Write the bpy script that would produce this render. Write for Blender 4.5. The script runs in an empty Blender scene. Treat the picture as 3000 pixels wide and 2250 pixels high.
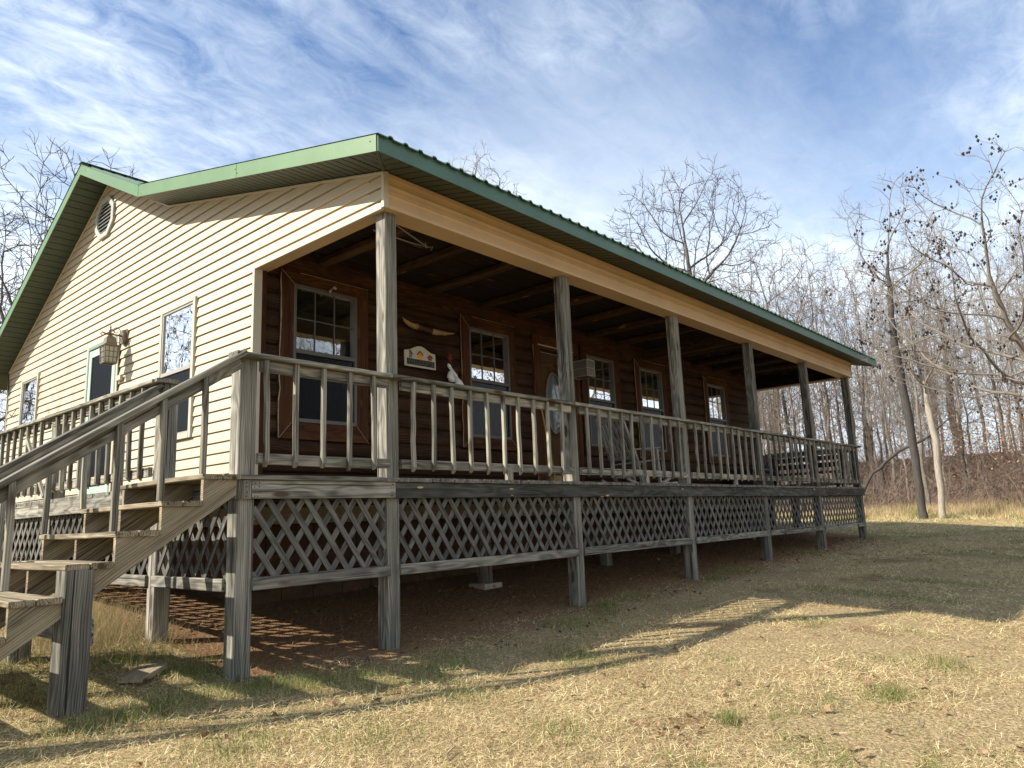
import bpy, math, random
import numpy as np
from mathutils import Vector, Matrix
R = math.radians
rnd = random.Random(7)
S = bpy.context.scene
COL = bpy.context.scene.collection

# ------------------------------------------------------------------ objects
def put(o, parent=None):
    COL.objects.link(o)
    if parent is not None:
        o.parent = parent
    return o

def tag(o, label=None, cat=None, group=None, kind=None):
    if label: o['label'] = label
    if cat: o['category'] = cat
    if group: o['group'] = group
    if kind: o['kind'] = kind
    return o

def empty(name, loc, label, cat, group=None):
    o = bpy.data.objects.new(name, None)
    o.location = loc
    o.empty_display_size = .2
    put(o)
    return tag(o, label, cat, group)

class MB:
    """collects shapes given in world coordinates; build() writes them relative to the parent's base"""
    def __init__(s):
        s.v = []; s.f = []; s.g = []; s.sm = []
    def add(s, vs, fs, gs=None, smooth=False):
        n = len(s.v)
        s.v += [tuple(q) for q in vs]
        s.g += [tuple(q) for q in (gs if gs is not None else vs)]
        s.f += [tuple(i + n for i in f) for f in fs]
        s.sm += [smooth] * len(fs)
        return s
    def beam(s, p0, p1, w, h, up=(0, 0, 1), ch=.004, seg=1, warp=0., twist=0.):
        """board from p0 to p1; w across, h along 'up'; grain runs along it"""
        p0 = Vector(p0); p1 = Vector(p1); d = p1 - p0; L = d.length; d = d / L
        up = Vector(up); a = d.cross(up)
        if a.length < 1e-5: a = d.cross(Vector((1, 0, 0)))
        a.normalize(); b = a.cross(d).normalized()
        c = min(ch, w * .3, h * .3)
        prof = [(-w/2+c, -h/2), (w/2-c, -h/2), (w/2, -h/2+c), (w/2, h/2-c), (w/2-c, h/2), (-w/2+c, h/2), (-w/2, h/2-c), (-w/2, -h/2+c)]
        off = (rnd.uniform(0, 90), rnd.uniform(-9, 9), rnd.uniform(-9, 9))
        vs = []; gs = []
        wx, wy = rnd.uniform(-warp, warp), rnd.uniform(-warp, warp)
        for i in range(seg + 1):
            t = i / seg; k = math.sin(math.pi * t)
            j = (rnd.uniform(-1, 1) * warp * .25, rnd.uniform(-1, 1) * warp * .25) if 0 < i < seg else (0, 0)
            cen = p0 + d * (L * t) + a * (wx * k + j[0]) + b * (wy * k + j[1])
            ct, st = math.cos(twist * t), math.sin(twist * t)
            for (x, y) in prof:
                xx, yy = x * ct - y * st, x * st + y * ct
                vs.append(cen + a * xx + b * yy)
                gs.append((L * t + off[0], x + off[1], y + off[2]))
        fs = []
        for i in range(seg):
            for k in range(8):
                q = i * 8; k2 = (k + 1) % 8
                fs.append((q + k, q + k2, q + 8 + k2, q + 8 + k))
        fs.append(tuple(range(7, -1, -1))); fs.append(tuple(seg * 8 + k for k in range(8)))
        return s.add(vs, fs, gs)
    def box(s, x0, x1, y0, y1, z0, z1, ch=.003, seg=1, warp=0.):
        dx, dy, dz = x1 - x0, y1 - y0, z1 - z0
        cx, cy, cz = (x0+x1)/2, (y0+y1)/2, (z0+z1)/2
        if dx >= dy and dx >= dz: return s.beam((x0, cy, cz), (x1, cy, cz), dy, dz, (0, 0, 1), ch, seg, warp)
        if dy >= dz: return s.beam((cx, y0, cz), (cx, y1, cz), dx, dz, (0, 0, 1), ch, seg, warp)
        return s.beam((cx, cy, z0), (cx, cy, z1), dx, dy, (0, 1, 0), ch, seg, warp)
    def quad(s, a, b, c, d, gs=None): return s.add([a, b, c, d], [(0, 1, 2, 3)], gs)
    def extr(s, poly, axis, a0, a1, ga=0):
        """polygon (2 coords in the other two axes) extruded along axis"""
        n = len(poly)
        def P(q, t):
            if axis == 0: return (t, q[0], q[1])
            if axis == 1: return (q[0], t, q[1])
            return (q[0], q[1], t)
        vs = [P(q, a0) for q in poly] + [P(q, a1) for q in poly]
        fs = [(i, (i+1) % n, n + (i+1) % n, n + i) for i in range(n)]
        fs += [tuple(range(n-1, -1, -1)), tuple(range(n, 2*n))]
        o = (rnd.uniform(0, 50), rnd.uniform(-5, 5), rnd.uniform(-5, 5))
        gs = [(v[ga] + o[0], v[(ga+1) % 3] + o[1], v[(ga+2) % 3] + o[2]) for v in vs]
        return s.add(vs, fs, gs)
    def tube(s, pts, rad, sides=6, cap=True, smooth=True):
        pts = [Vector(p) for p in pts]; n = len(pts)
        if not hasattr(rad, '__len__'): rad = [rad] * n
        prev = None; vs = []; gs = []; L = 0; o = rnd.uniform(0, 50)
        for i, p in enumerate(pts):
            d = (pts[min(i+1, n-1)] - pts[max(i-1, 0)])
            if d.length < 1e-9: d = Vector((0, 0, 1))
            d.normalize()
            if prev is None:
                a = d.cross(Vector((0, 0, 1)))
                if a.length < .01: a = d.cross(Vector((1, 0, 0)))
            else:
                a = prev - d * prev.dot(d)
            a.normalize(); prev = a; b = d.cross(a)
            if i: L += (p - pts[i-1]).length
            for k in range(sides):
                t = 2 * math.pi * k / sides
                vs.append(p + (a * math.cos(t) + b * math.sin(t)) * rad[i])
                gs.append((L + o, math.cos(t) * rad[i], math.sin(t) * rad[i]))
        fs = []
        for i in range(n - 1):
            for k in range(sides):
                k2 = (k + 1) % sides
                fs.append((i*sides + k, i*sides + k2, (i+1)*sides + k2, (i+1)*sides + k))
        if cap:
            fs.append(tuple(range(sides-1, -1, -1))); fs.append(tuple((n-1)*sides + k for k in range(sides)))
        return s.add(vs, fs, gs, smooth)
    def build(s, name, m, parent=None, base=None):
        me = bpy.data.meshes.new(name)
        if base is None:
            base = Vector((0, 0, 0)); q = parent
            while q is not None:
                base = base + Vector(q.location); q = q.parent
        me.from_pydata([(v[0]-base[0], v[1]-base[1], v[2]-base[2]) for v in s.v], [], s.f)
        at = me.attributes.new('g', 'FLOAT_VECTOR', 'POINT')
        at.data.foreach_set('vector', np.array(s.g, dtype=np.float32).ravel())
        if any(s.sm): me.polygons.foreach_set('use_smooth', s.sm)
        me.materials.append(m)
        me.update()
        o = bpy.data.objects.new(name, me)
        if parent is None: o.location = base
        return put(o, parent)

def part(name, m, parent, fn=None, **k):
    b = MB(); fn(b); return b.build(name, m, parent)

# ------------------------------------------------------------------ materials
class NT:
    def __init__(s, name):
        s.m = bpy.data.materials.new(name); s.m.use_nodes = True
        s.t = s.m.node_tree; s.b = s.t.nodes['Principled BSDF']
    def n(s, ty, **k):
        q = s.t.nodes.new(ty)
        for a, v in k.items():
            if a.startswith('i_'): q.inputs[a[2:].replace('_', ' ')].default_value = v
            else: setattr(q, a, v)
        return q
    def l(s, a, b): s.t.links.new(a, b)
    def vec(s, src, scale):
        q = s.n('ShaderNodeMapping'); q.inputs['Scale'].default_value = scale; s.l(src, q.inputs['Vector']); return q.outputs[0]
    def noise(s, v, scale=1., detail=4., rough=.55, dist=0.):
        q = s.n('ShaderNodeTexNoise'); q.inputs['Scale'].default_value = scale; q.inputs['Detail'].default_value = detail
        q.inputs['Roughness'].default_value = rough; q.inputs['Distortion'].default_value = dist
        if v is not None: s.l(v, q.inputs['Vector'])
        return q.outputs['Fac']
    def ramp(s, f, stops, inter='LINEAR'):
        q = s.n('ShaderNodeValToRGB'); e = q.color_ramp; e.interpolation = inter
        while len(e.elements) < len(stops): e.elements.new(.5)
        for i, (p, c) in enumerate(stops):
            e.elements[i].position = p
            e.elements[i].color = (c, c, c, 1) if not hasattr(c, '__len__') else (*c, 1)
        s.l(f, q.inputs[0]); return q.outputs[0]
    def mix(s, f, a, b, mode='MIX'):
        q = s.n('ShaderNodeMix', data_type='RGBA', blend_type=mode)
        for sock, v in ((q.inputs[0], f), (q.inputs[6], a), (q.inputs[7], b)):
            if hasattr(v, 'is_linked'): s.l(v, sock)
            elif hasattr(v, '__len__'): sock.default_value = (*v, 1)
            else: sock.default_value = v
        return q.outputs[2]
    def math(s, op, a, b=0.):
        q = s.n('ShaderNodeMath', operation=op)
        for sock, v in ((q.inputs[0], a), (q.inputs[1], b)):
            if hasattr(v, 'is_linked'): s.l(v, sock)
            else: sock.default_value = v
        return q.outputs[0]
    def attr(s, name):
        q = s.n('ShaderNodeAttribute'); q.attribute_name = name; return q
    def pos(s): return s.n('ShaderNodeNewGeometry').outputs['Position']
    def bump(s, h, strength=.3, dist=.01):
        q = s.n('ShaderNodeBump'); q.inputs['Strength'].default_value = strength; q.inputs['Distance'].default_value = dist
        s.l(h, q.inputs['Height']); s.l(q.outputs[0], s.b.inputs['Normal']); return q
    def fin(s, col=None, rough=.8, spec=.3, metal=0.):
        if col is not None:
            if hasattr(col, 'is_linked'): s.l(col, s.b.inputs['Base Color'])
            else: s.b.inputs['Base Color'].default_value = (*col, 1)
        if hasattr(rough, 'is_linked'): s.l(rough, s.b.inputs['Roughness'])
        else: s.b.inputs['Roughness'].default_value = rough
        s.b.inputs['Specular IOR Level'].default_value = spec; s.b.inputs['Metallic'].default_value = metal
        return s.m

def wood(name, light, mid, dark, knot=(.07, .045, .03), tint=None, crack=.5, bump=.5, knots=True, pale=None, ringw=.3, ringa=.10):
    t = NT(name); g = t.attr('g').outputs['Vector']
    warp = t.math('MULTIPLY', t.noise(t.vec(g, (.9, 4, 4)), 1, 2), ringw)
    wv = t.n('ShaderNodeTexWave', wave_type='BANDS', bands_direction='Y')
    wv.inputs['Scale'].default_value = 11; wv.inputs['Distortion'].default_value = 2.2; wv.inputs['Detail'].default_value = 3
    wv.inputs['Detail Scale'].default_value = 1.2
    add = t.n('ShaderNodeVectorMath', operation='MULTIPLY_ADD')
    t.l(t.vec(g, (.05, 1.9, 1.9)), add.inputs[0]); add.inputs[1].default_value = (1, 1, 1)
    cmb = t.n('ShaderNodeCombineXYZ'); t.l(warp, cmb.inputs[1]); t.l(cmb.outputs[0], add.inputs[2])
    t.l(add.outputs[0], wv.inputs['Vector'])
    rings = wv.outputs['Fac']
    fine = t.noise(t.vec(g, (2.2, 120, 120)), 1, 5, .65)
    broad = t.noise(t.vec(g, (.8, 14, 14)), 1, 3, .6)
    stain = t.noise(t.pos(), 1.7, 4, .6)
    v = t.math('ADD', t.math('MULTIPLY', rings, ringa), t.math('ADD', t.math('MULTIPLY', fine, .5 - ringa/2), t.math('MULTIPLY', broad, .5 - ringa/2)))
    col = t.ramp(v, [(.35, dark), (.49, mid), (.64, light)])
    col = t.mix(t.ramp(stain, [(.35, 1.), (.65, 0.)]), col, t.mix(1., col, tint or (.78, .82, .8), 'MULTIPLY'))
    cr = t.noise(t.vec(g, (.42, 42, 42)), 1, 2.5, .55)
    crk = t.ramp(cr, [(.61, 0.), (.66, 1.)])
    col = t.mix(t.math('MULTIPLY', crk, crack), col, tuple(c * .3 for c in dark))
    if knots:
        vo = t.n('ShaderNodeTexVoronoi'); t.l(t.vec(g, (1.9, 6.5, 6.5)), vo.inputs['Vector']); vo.inputs['Scale'].default_value = 1
        kf = t.ramp(vo.outputs['Distance'], [(.11, 1.), (.19, 0.)])
        col = t.mix(kf, col, knot)
    if pale:
        vo = t.n('ShaderNodeTexVoronoi'); t.l(t.vec(g, (2.3, 9, 9)), vo.inputs['Vector']); vo.inputs['Scale'].default_value = 1
        col = t.mix(t.ramp(vo.outputs['Distance'], [(.07, 1.), (.10, 0.)]), col, pale)
    inf = t.n('ShaderNodeObjectInfo')
    col = t.mix(1., col, t.ramp(inf.outputs['Random'], [(0, .72), (1, 1.2)]), 'MULTIPLY')
    t.bump(t.math('SUBTRACT', v, t.math('MULTIPLY', crk, .8)), bump, .006)
    return t.fin(col, .85, .2)

M = {}
M['grey'] = wood('weathered_grey_wood', (.37, .335, .275), (.175, .162, .135), (.045, .041, .035), crack=.9)
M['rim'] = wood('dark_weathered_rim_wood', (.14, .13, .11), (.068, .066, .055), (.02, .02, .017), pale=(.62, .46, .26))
M['rail'] = wood('rail_wood', (.42, .38, .30), (.215, .195, .155), (.06, .054, .044), crack=.8)
M['stair'] = wood('stair_wood', (.42, .345, .23), (.24, .19, .125), (.08, .066, .047), crack=.8)
M['lattice'] = wood('lattice_wood', (.185, .172, .150), (.105, .098, .085), (.038, .036, .032), knots=False)
M['log'] = wood('stained_log', (.098, .047, .02), (.052, .025, .011), (.018, .009, .005), tint=(.55, .5, .5), knot=(.03, .013, .007))
M['trim'] = wood('stained_trim', (.125, .05, .018), (.07, .028, .011), (.028, .012, .006), tint=(.7, .65, .6), knot=(.10, .045, .018))
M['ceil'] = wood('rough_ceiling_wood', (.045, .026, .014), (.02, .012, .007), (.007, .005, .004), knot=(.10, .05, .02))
M['joist'] = wood('joist_wood', (.12, .065, .026), (.065, .034, .014), (.02, .012, .006), knot=(.3, .14, .05))
M['bench'] = wood('bench_wood', (.07, .06, .05), (.04, .034, .03), (.015, .013, .012))
M['chair'] = wood('rocker_wood', (.48, .43, .37), (.34, .30, .26), (.17, .145, .125), knots=False)
M['door'] = wood('door_wood', (.15, .08, .035), (.09, .048, .02), (.045, .023, .011), knots=False, crack=.2)

def plain(name, col, rough=.6, spec=.4, metal=0., var=.12, scale=3., bump=0.):
    t = NT(name); n = t.noise(t.pos(), scale, 5, .6)
    c = t.mix(1., col, t.ramp(n, [(.3, 1 - var), (.7, 1 + var)]), 'MULTIPLY')
    if bump: t.bump(t.noise(t.pos(), 90, 3), bump, .003)
    return t.fin(c, rough, spec, metal)

def siding_mat():
    t = NT('vinyl_siding'); p = t.pos()
    gr = t.noise(t.vec(p, (3, 5, 60)), 1, 3, .6)
    st = t.noise(t.vec(p, (1, 1.2, .5)), 1.3, 4, .6)
    c = t.ramp(gr, [(.3, (.44, .38, .27)), (.7, (.485, .425, .31))])
    c = t.mix(t.ramp(st, [(.4, 0.), (.75, .4)]), c, (.42, .355, .26))
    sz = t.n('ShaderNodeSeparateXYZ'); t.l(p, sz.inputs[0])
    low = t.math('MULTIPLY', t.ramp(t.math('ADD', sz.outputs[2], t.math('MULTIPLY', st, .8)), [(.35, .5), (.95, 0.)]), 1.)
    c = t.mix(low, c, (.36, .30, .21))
    t.bump(gr, .12, .002)
    return t.fin(c, .55, .35)
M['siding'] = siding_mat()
M['siding_trim'] = plain('siding_trim', (.475, .415, .31), .5, .4, var=.05)
M['tan'] = plain('tan_cladding', (.53, .365, .20), .45, .45, var=.10, scale=1.6)
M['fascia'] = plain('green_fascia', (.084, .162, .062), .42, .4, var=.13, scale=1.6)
M['fascia_shaded'] = plain('green_fascia_shaded', (.052, .118, .082), .48, .5, var=.14, scale=1.7)  # same fascia green, darkened: the eave's shade is painted into the colour
M['soffit'] = plain('green_soffit', (.046, .060, .038), .5, .35, var=.07)
M['roof'] = plain('ribbed_roof_metal', (.065, .12, .075), .4, .5, var=.15)
M['frame'] = plain('window_frame_taupe', (.30, .28, .24), .5, .4, var=.05)
M['darkframe'] = plain('window_frame_dark', (.10, .095, .085), .5, .4, var=.05)
M['vent'] = plain('vent_paint', (.33, .345, .31), .5, .4, var=.05)
M['ventdark'] = plain('vent_dark', (.02, .02, .02), .9, .1)
M['greenframe'] = plain('storm_door_paint', (.36, .47, .38), .45, .45, var=.06)
M['greendark'] = plain('door_casing_paint', (.16, .24, .18), .45, .45, var=.06)
M['lantern'] = plain('lantern_metal', (.17, .14, .10), .45, .5, .3, var=.15, scale=20)
M['lglass'] = plain('lantern_seeded_glass', (.36, .34, .28), .2, .6, var=.1, scale=40)
M['inside'] = plain('dark_interior', (.05, .045, .04), .9, .1)
M['curtain'] = plain('curtain_cloth', (.30, .32, .33), .9, .1, var=.2, scale=2)
M['curtaindk'] = plain('dark_curtain_cloth', (.07, .07, .065), .9, .1, var=.2, scale=2)
M['blind'] = plain('blind_slats', (.55, .52, .44), .6, .3, var=.05)
M['yellow'] = plain('yellow_card', (.55, .42, .12), .7, .3)
M['white'] = plain('white_cloth', (.72, .72, .70), .8, .2, var=.08, scale=25)
M['red'] = plain('dark_red_ribbon', (.22, .03, .03), .7, .3)
M['horn'] = plain('horn', (.30, .19, .075), .4, .5, var=.25, scale=14)
M['leather'] = plain('dark_leather', (.05, .018, .012), .6, .4)
M['black'] = plain('black_paint', (.018, .018, .018), .5, .4)
M['signwood'] = plain('sign_board_paint', (.52, .47, .36), .7, .3, var=.12, scale=14)
M['sgreen'] = plain('sign_letter_paint', (.09, .11, .08), .7, .3)
M['orange'] = plain('sign_orange', (.75, .33, .04), .6, .3)
M['crimson'] = plain('sign_red', (.40, .06, .06), .6, .3)
M['greyblue'] = plain('sign_grey', (.16, .17, .18), .6, .3)
M['caulk'] = plain('caulk_line', (.30, .22, .15), .8, .2, var=.3, scale=9)
M['handle'] = plain('broom_handle', (.50, .27, .09), .5, .4)
M['block'] = plain('foundation_block', (.10, .06, .04), .95, .1, var=.35, scale=4, bump=.4)
M['concrete'] = plain('concrete_pad', (.42, .36, .28), .95, .1, var=.2, scale=9, bump=.4)
M['brass'] = plain('nail_steel', (.03, .03, .03), .6, .3)
M['kick'] = plain('aluminium_sill', (.6, .56, .45), .35, .5, .5)

def glass_mat(name, tint, tr, rough=.0, k=1.9):
    t = NT(name); out = t.t.nodes['Material Output']
    t.t.nodes.remove(t.b)
    fr = t.n('ShaderNodeFresnel'); fr.inputs['IOR'].default_value = 1.6
    tb = t.n('ShaderNodeBsdfTransparent'); tb.inputs[0].default_value = (*tint, 1)
    gl = t.n('ShaderNodeBsdfGlossy'); gl.inputs['Roughness'].default_value = rough; gl.inputs[0].default_value = (.95, .97, 1, 1)
    bp = t.n('ShaderNodeBump'); bp.inputs['Strength'].default_value = .06; bp.inputs['Distance'].default_value = .01
    t.l(t.noise(t.pos(), 3.5, 2), bp.inputs['Height']); t.l(bp.outputs[0], gl.inputs['Normal'])
    mx = t.n('ShaderNodeMixShader')
    f = t.math('ADD', t.math('MULTIPLY', fr.outputs[0], k), tr); f = t.math('MINIMUM', f, 1.)
    t.l(f, mx.inputs[0]); t.l(tb.outputs[0], mx.inputs[1]); t.l(gl.outputs[0], mx.inputs[2]); t.l(mx.outputs[0], out.inputs[0])
    return t.m
M['glass'] = glass_mat('window_glass', (.80, .84, .82), .03, 0., .85)
M['lampglass'] = plain('lamp_glass', (.16, .16, .125), .25, .6, var=.2, scale=12)
M['screen'] = glass_mat('window_screen_glass', (.22, .22, .22), .004, .3, .045)

def bark(name, a, b, sc=1.):
    t = NT(name); g = t.attr('g').outputs['Vector']
    n = t.noise(t.vec(g, (5*sc, 40*sc, 40*sc)), 1, 5, .65); n2 = t.noise(t.pos(), .6, 3)
    c = t.ramp(n, [(.3, b), (.65, a)])
    c = t.mix(t.ramp(n2, [(.4, 0.), (.7, .5)]), c, tuple(q * .7 for q in a))
    t.bump(n, .6, .02)
    return t.fin(c, .9, .15)
M['bark_grey'] = bark('bark_grey', (.23, .20, .165), (.10, .085, .07))
M['bark_dark'] = bark('bark_dark', (.085, .075, .065), (.035, .031, .028))
M['bark_pale'] = bark('bark_pale', (.38, .33, .27), (.19, .16, .13))
M['twig'] = bark('twig_bark', (.25, .215, .175), (.15, .13, .105))
M['twig_dark'] = bark('twig_bark_dark', (.13, .11, .10), (.08, .07, .06))
M['twig_brown'] = bark('twig_bark_brown', (.22, .165, .13), (.13, .10, .08))
M['twig_mid'] = bark('twig_bark_mid', (.125, .11, .095), (.07, .06, .052))
M['pod'] = bark('seed_pods', (.075, .055, .05), (.03, .024, .022))

def ccol_mat(name, rough=.8, trans=.0, spec=.2):
    t = NT(name); a = t.attr('col'); 
    t.fin(a.outputs['Color'], rough, spec)
    if trans:
        out = t.t.nodes['Material Output']; tl = t.n('ShaderNodeBsdfTranslucent'); t.l(a.outputs['Color'], tl.inputs[0])
        mx = t.n('ShaderNodeMixShader'); mx.inputs[0].default_value = trans
        t.l(t.b.outputs[0], mx.inputs[1]); t.l(tl.outputs[0], mx.inputs[2]); t.l(mx.outputs[0], out.inputs[0])
    return t.m
M['blade'] = ccol_mat('grass_blades', .75, .38, .12)
M['leaf'] = ccol_mat('dry_leaves', .8, .2)

# ------------------------------------------------------------------ ground shape
def sstep(a, b, v):
    t = np.clip((v - a) / (b - a), 0, 1); return t * t * (3 - 2 * t)
def vnoise(x, y, seed=0):
    """value noise, vectorised"""
    x = np.asarray(x, float); y = np.asarray(y, float)
    xi = np.floor(x).astype(np.int64); yi = np.floor(y).astype(np.int64); fx = x - xi; fy = y - yi
    fx = fx*fx*(3-2*fx); fy = fy*fy*(3-2*fy)
    def h(a, b):
        n = (a * 374761393 + b * 668265263 + seed * 974634777) & 0xffffffff
        n = ((n ^ (n >> 13)) * 1274126177) & 0xffffffff
        return ((n ^ (n >> 16)) & 0xffff) / 65535.
    return (h(xi, yi)*(1-fx)+h(xi+1, yi)*fx)*(1-fy) + (h(xi, yi+1)*(1-fx)+h(xi+1, yi+1)*fx)*fy
def fbm(x, y, seed=0, o=4):
    s = 0; a = .5; t = 0
    for i in range(o):
        s = s + a * vnoise(x * 2**i, y * 2**i, seed + i); t += a; a *= .5
    return s / t
def gz(x, y):
    x = np.asarray(x, float); y = np.asarray(y, float)
    z = -1.49 + .026 * np.clip(x, 0, 40)
    fade = 1 - sstep(13.5, 22, x)
    z = z + np.where(y > 0, .125 * np.clip(y, 0, 9) * fade, .062 * np.clip(y, -7, 0))
    z = z + .05 * (fbm(x * .5, y * .5, 3, 3) - .5) + .03 * (fbm(x * 2.1, y * 2.1, 9, 3) - .5)
    dx = x - (27.5 + 1.5 * np.sin(y * .25)); 
    z = z + 3.1 * sstep(0, 17, dx) * (.75 + .5 * vnoise(x * .09, y * .09, 5)) + .9 * sstep(17, 60, dx)
    z = z + 2.0 * sstep(24, 50, y) * (1 - sstep(0, 17, dx))
    return z
def GZ(x, y): return float(gz(x, y))

def ground():
    def axis(c, lo, hi):
        v = [c]; st = .22
        while v[-1] < hi: v.append(v[-1] + st); st = st * 1.0 if v[-1] - c < 9 else st * 1.07
        u = [c]; st = .22
        while u[-1] > lo: u.append(u[-1] - st); st = st * 1.0 if c - u[-1] < 7 else st * 1.07
        return np.array(sorted(set(u[1:] + v)))
    X = axis(3., -260, 420); Y = axis(0., -260, 420)
    XX, YY = np.meshgrid(X, Y, indexing='ij'); ZZ = gz(XX, YY)
    nx, ny = XX.shape
    me = bpy.data.meshes.new('ground')
    vs = np.stack([XX, YY, ZZ], -1).reshape(-1, 3)
    i = np.arange(nx-1)[:, None] * ny + np.arange(ny-1)[None]
    f = np.stack([i, i + ny, i + ny + 1, i + 1], -1).reshape(-1, 4)
    me.vertices.add(len(vs)); me.vertices.foreach_set('co', vs.ravel())
    me.loops.add(f.size); me.loops.foreach_set('vertex_index', f.ravel())
    me.polygons.add(len(f)); me.polygons.foreach_set('loop_start', np.arange(len(f)) * 4)
    me.polygons.foreach_set('use_smooth', np.ones(len(f), bool))
    me.update(calc_edges=True)
    t = NT('yard_ground'); p = t.pos()
    n1 = t.noise(p, 1.3, 5, .6); n2 = t.noise(t.vec(p, (1, 1, 1)), 45, 4, .7); n3 = t.noise(p, .35, 3)
    straw = t.ramp(n2, [(.3, (.12, .082, .042)), (.5, (.32, .24, .125)), (.7, (.60, .47, .26))])
    dirt = t.ramp(n2, [(.3, (.10, .058, .03)), (.52, (.20, .118, .06)), (.7, (.36, .235, .13))])
    sx = t.n('ShaderNodeSeparateXYZ'); t.l(p, sx.inputs[0]); px, py = sx.outputs[0], sx.outputs[1]
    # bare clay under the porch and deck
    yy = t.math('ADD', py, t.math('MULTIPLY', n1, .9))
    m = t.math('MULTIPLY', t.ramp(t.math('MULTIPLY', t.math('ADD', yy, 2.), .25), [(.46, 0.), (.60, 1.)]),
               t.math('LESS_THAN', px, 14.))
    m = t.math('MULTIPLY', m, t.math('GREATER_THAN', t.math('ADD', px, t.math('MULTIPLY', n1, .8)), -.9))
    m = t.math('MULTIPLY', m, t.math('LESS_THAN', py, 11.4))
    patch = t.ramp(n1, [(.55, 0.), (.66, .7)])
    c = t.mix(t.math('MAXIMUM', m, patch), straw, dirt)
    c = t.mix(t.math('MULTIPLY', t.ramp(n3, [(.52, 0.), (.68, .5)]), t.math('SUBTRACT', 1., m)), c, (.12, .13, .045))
    # leaf floor of the wood
    lv = t.n('ShaderNodeTexVoronoi'); lv.inputs['Scale'].default_value = 7; t.l(p, lv.inputs['Vector'])
    leaf = t.ramp(lv.outputs['Color'], [(.2, (.095, .058, .038)), (.5, (.18, .115, .07)), (.85, (.30, .21, .135))])
    hx = t.ramp(t.math('MULTIPLY', t.math('ADD', px, t.math('MULTIPLY', n3, 3.)), .02), [(.565, 0.), (.60, 1.)])
    hy = t.ramp(t.math('MULTIPLY', t.math('ADD', py, t.math('MULTIPLY', n3, 3.)), .02), [(.50, 0.), (.54, 1.)])
    c = t.mix(t.math('MAXIMUM', hx, hy), c, leaf)
    t.bump(n2, .8, .03)
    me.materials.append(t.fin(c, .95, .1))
    o = put(bpy.data.objects.new('ground', me)); o['kind'] = 'structure'
ground()

CAM = np.array([-4.2399, -5.2095, -.405])

# ------------------------------------------------------------------ grass and leaves (stuff)
nr = np.random.default_rng(11)
def tri_cloud(name, base, d, side, L, W, col, mat, quad=False):
    n = len(base)
    tip = base + d * L[:, None]
    if quad:
        a = base - side * (W/2)[:, None]; b = base + side * (W/2)[:, None]
        c = tip + side * (W/2)[:, None]; e = tip - side * (W/2)[:, None]
        vs = np.stack([a, b, c, e], 1).reshape(-1, 3); k = 4
    else:
        vs = np.stack([base - side * (W/2)[:, None], base + side * (W/2)[:, None], tip], 1).reshape(-1, 3); k = 3
    me = bpy.data.meshes.new(name)
    me.vertices.add(n * k); me.vertices.foreach_set('co', vs.astype(np.float32).ravel())
    me.loops.add(n * k); me.loops.foreach_set('vertex_index', np.arange(n * k, dtype=np.int32))
    me.polygons.add(n); me.polygons.foreach_set('loop_start', np.arange(n, dtype=np.int32) * k)
    me.update(calc_edges=True)
    at = me.attributes.new('col', 'FLOAT_COLOR', 'POINT')
    cc = np.ones((n, k, 4), np.float32); cc[:, :, :3] = col[:, None, :]
    at.data.foreach_set('color', cc.ravel())
    me.materials.append(mat)
    return put(bpy.data.objects.new(name, me))

def under_deck(x, y):
    return (x > -1.35) & (x < 13.7) & (y > .05) & (y < 11.4)

def blades(name, x, y, L, W, lift, col, lean=None, z0=None):
    n = len(x); th = nr.uniform(0, 2*np.pi, n)
    if lean is None: el = lift
    else: el = lift
    d = np.stack([np.cos(th)*np.cos(el), np.sin(th)*np.cos(el), np.sin(el)], 1)
    ph = th + nr.uniform(1.0, 2.1, n)
    side = np.stack([np.cos(ph), np.sin(ph), nr.uniform(-.5, .5, n)], 1); side /= np.linalg.norm(side, axis=1)[:, None]
    z = gz(x, y) + (nr.uniform(-.004, .022, n) if z0 is None else z0)
    return tri_cloud(name, np.stack([x, y, z], 1), d, side, L, W, col, M['blade'])

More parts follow.
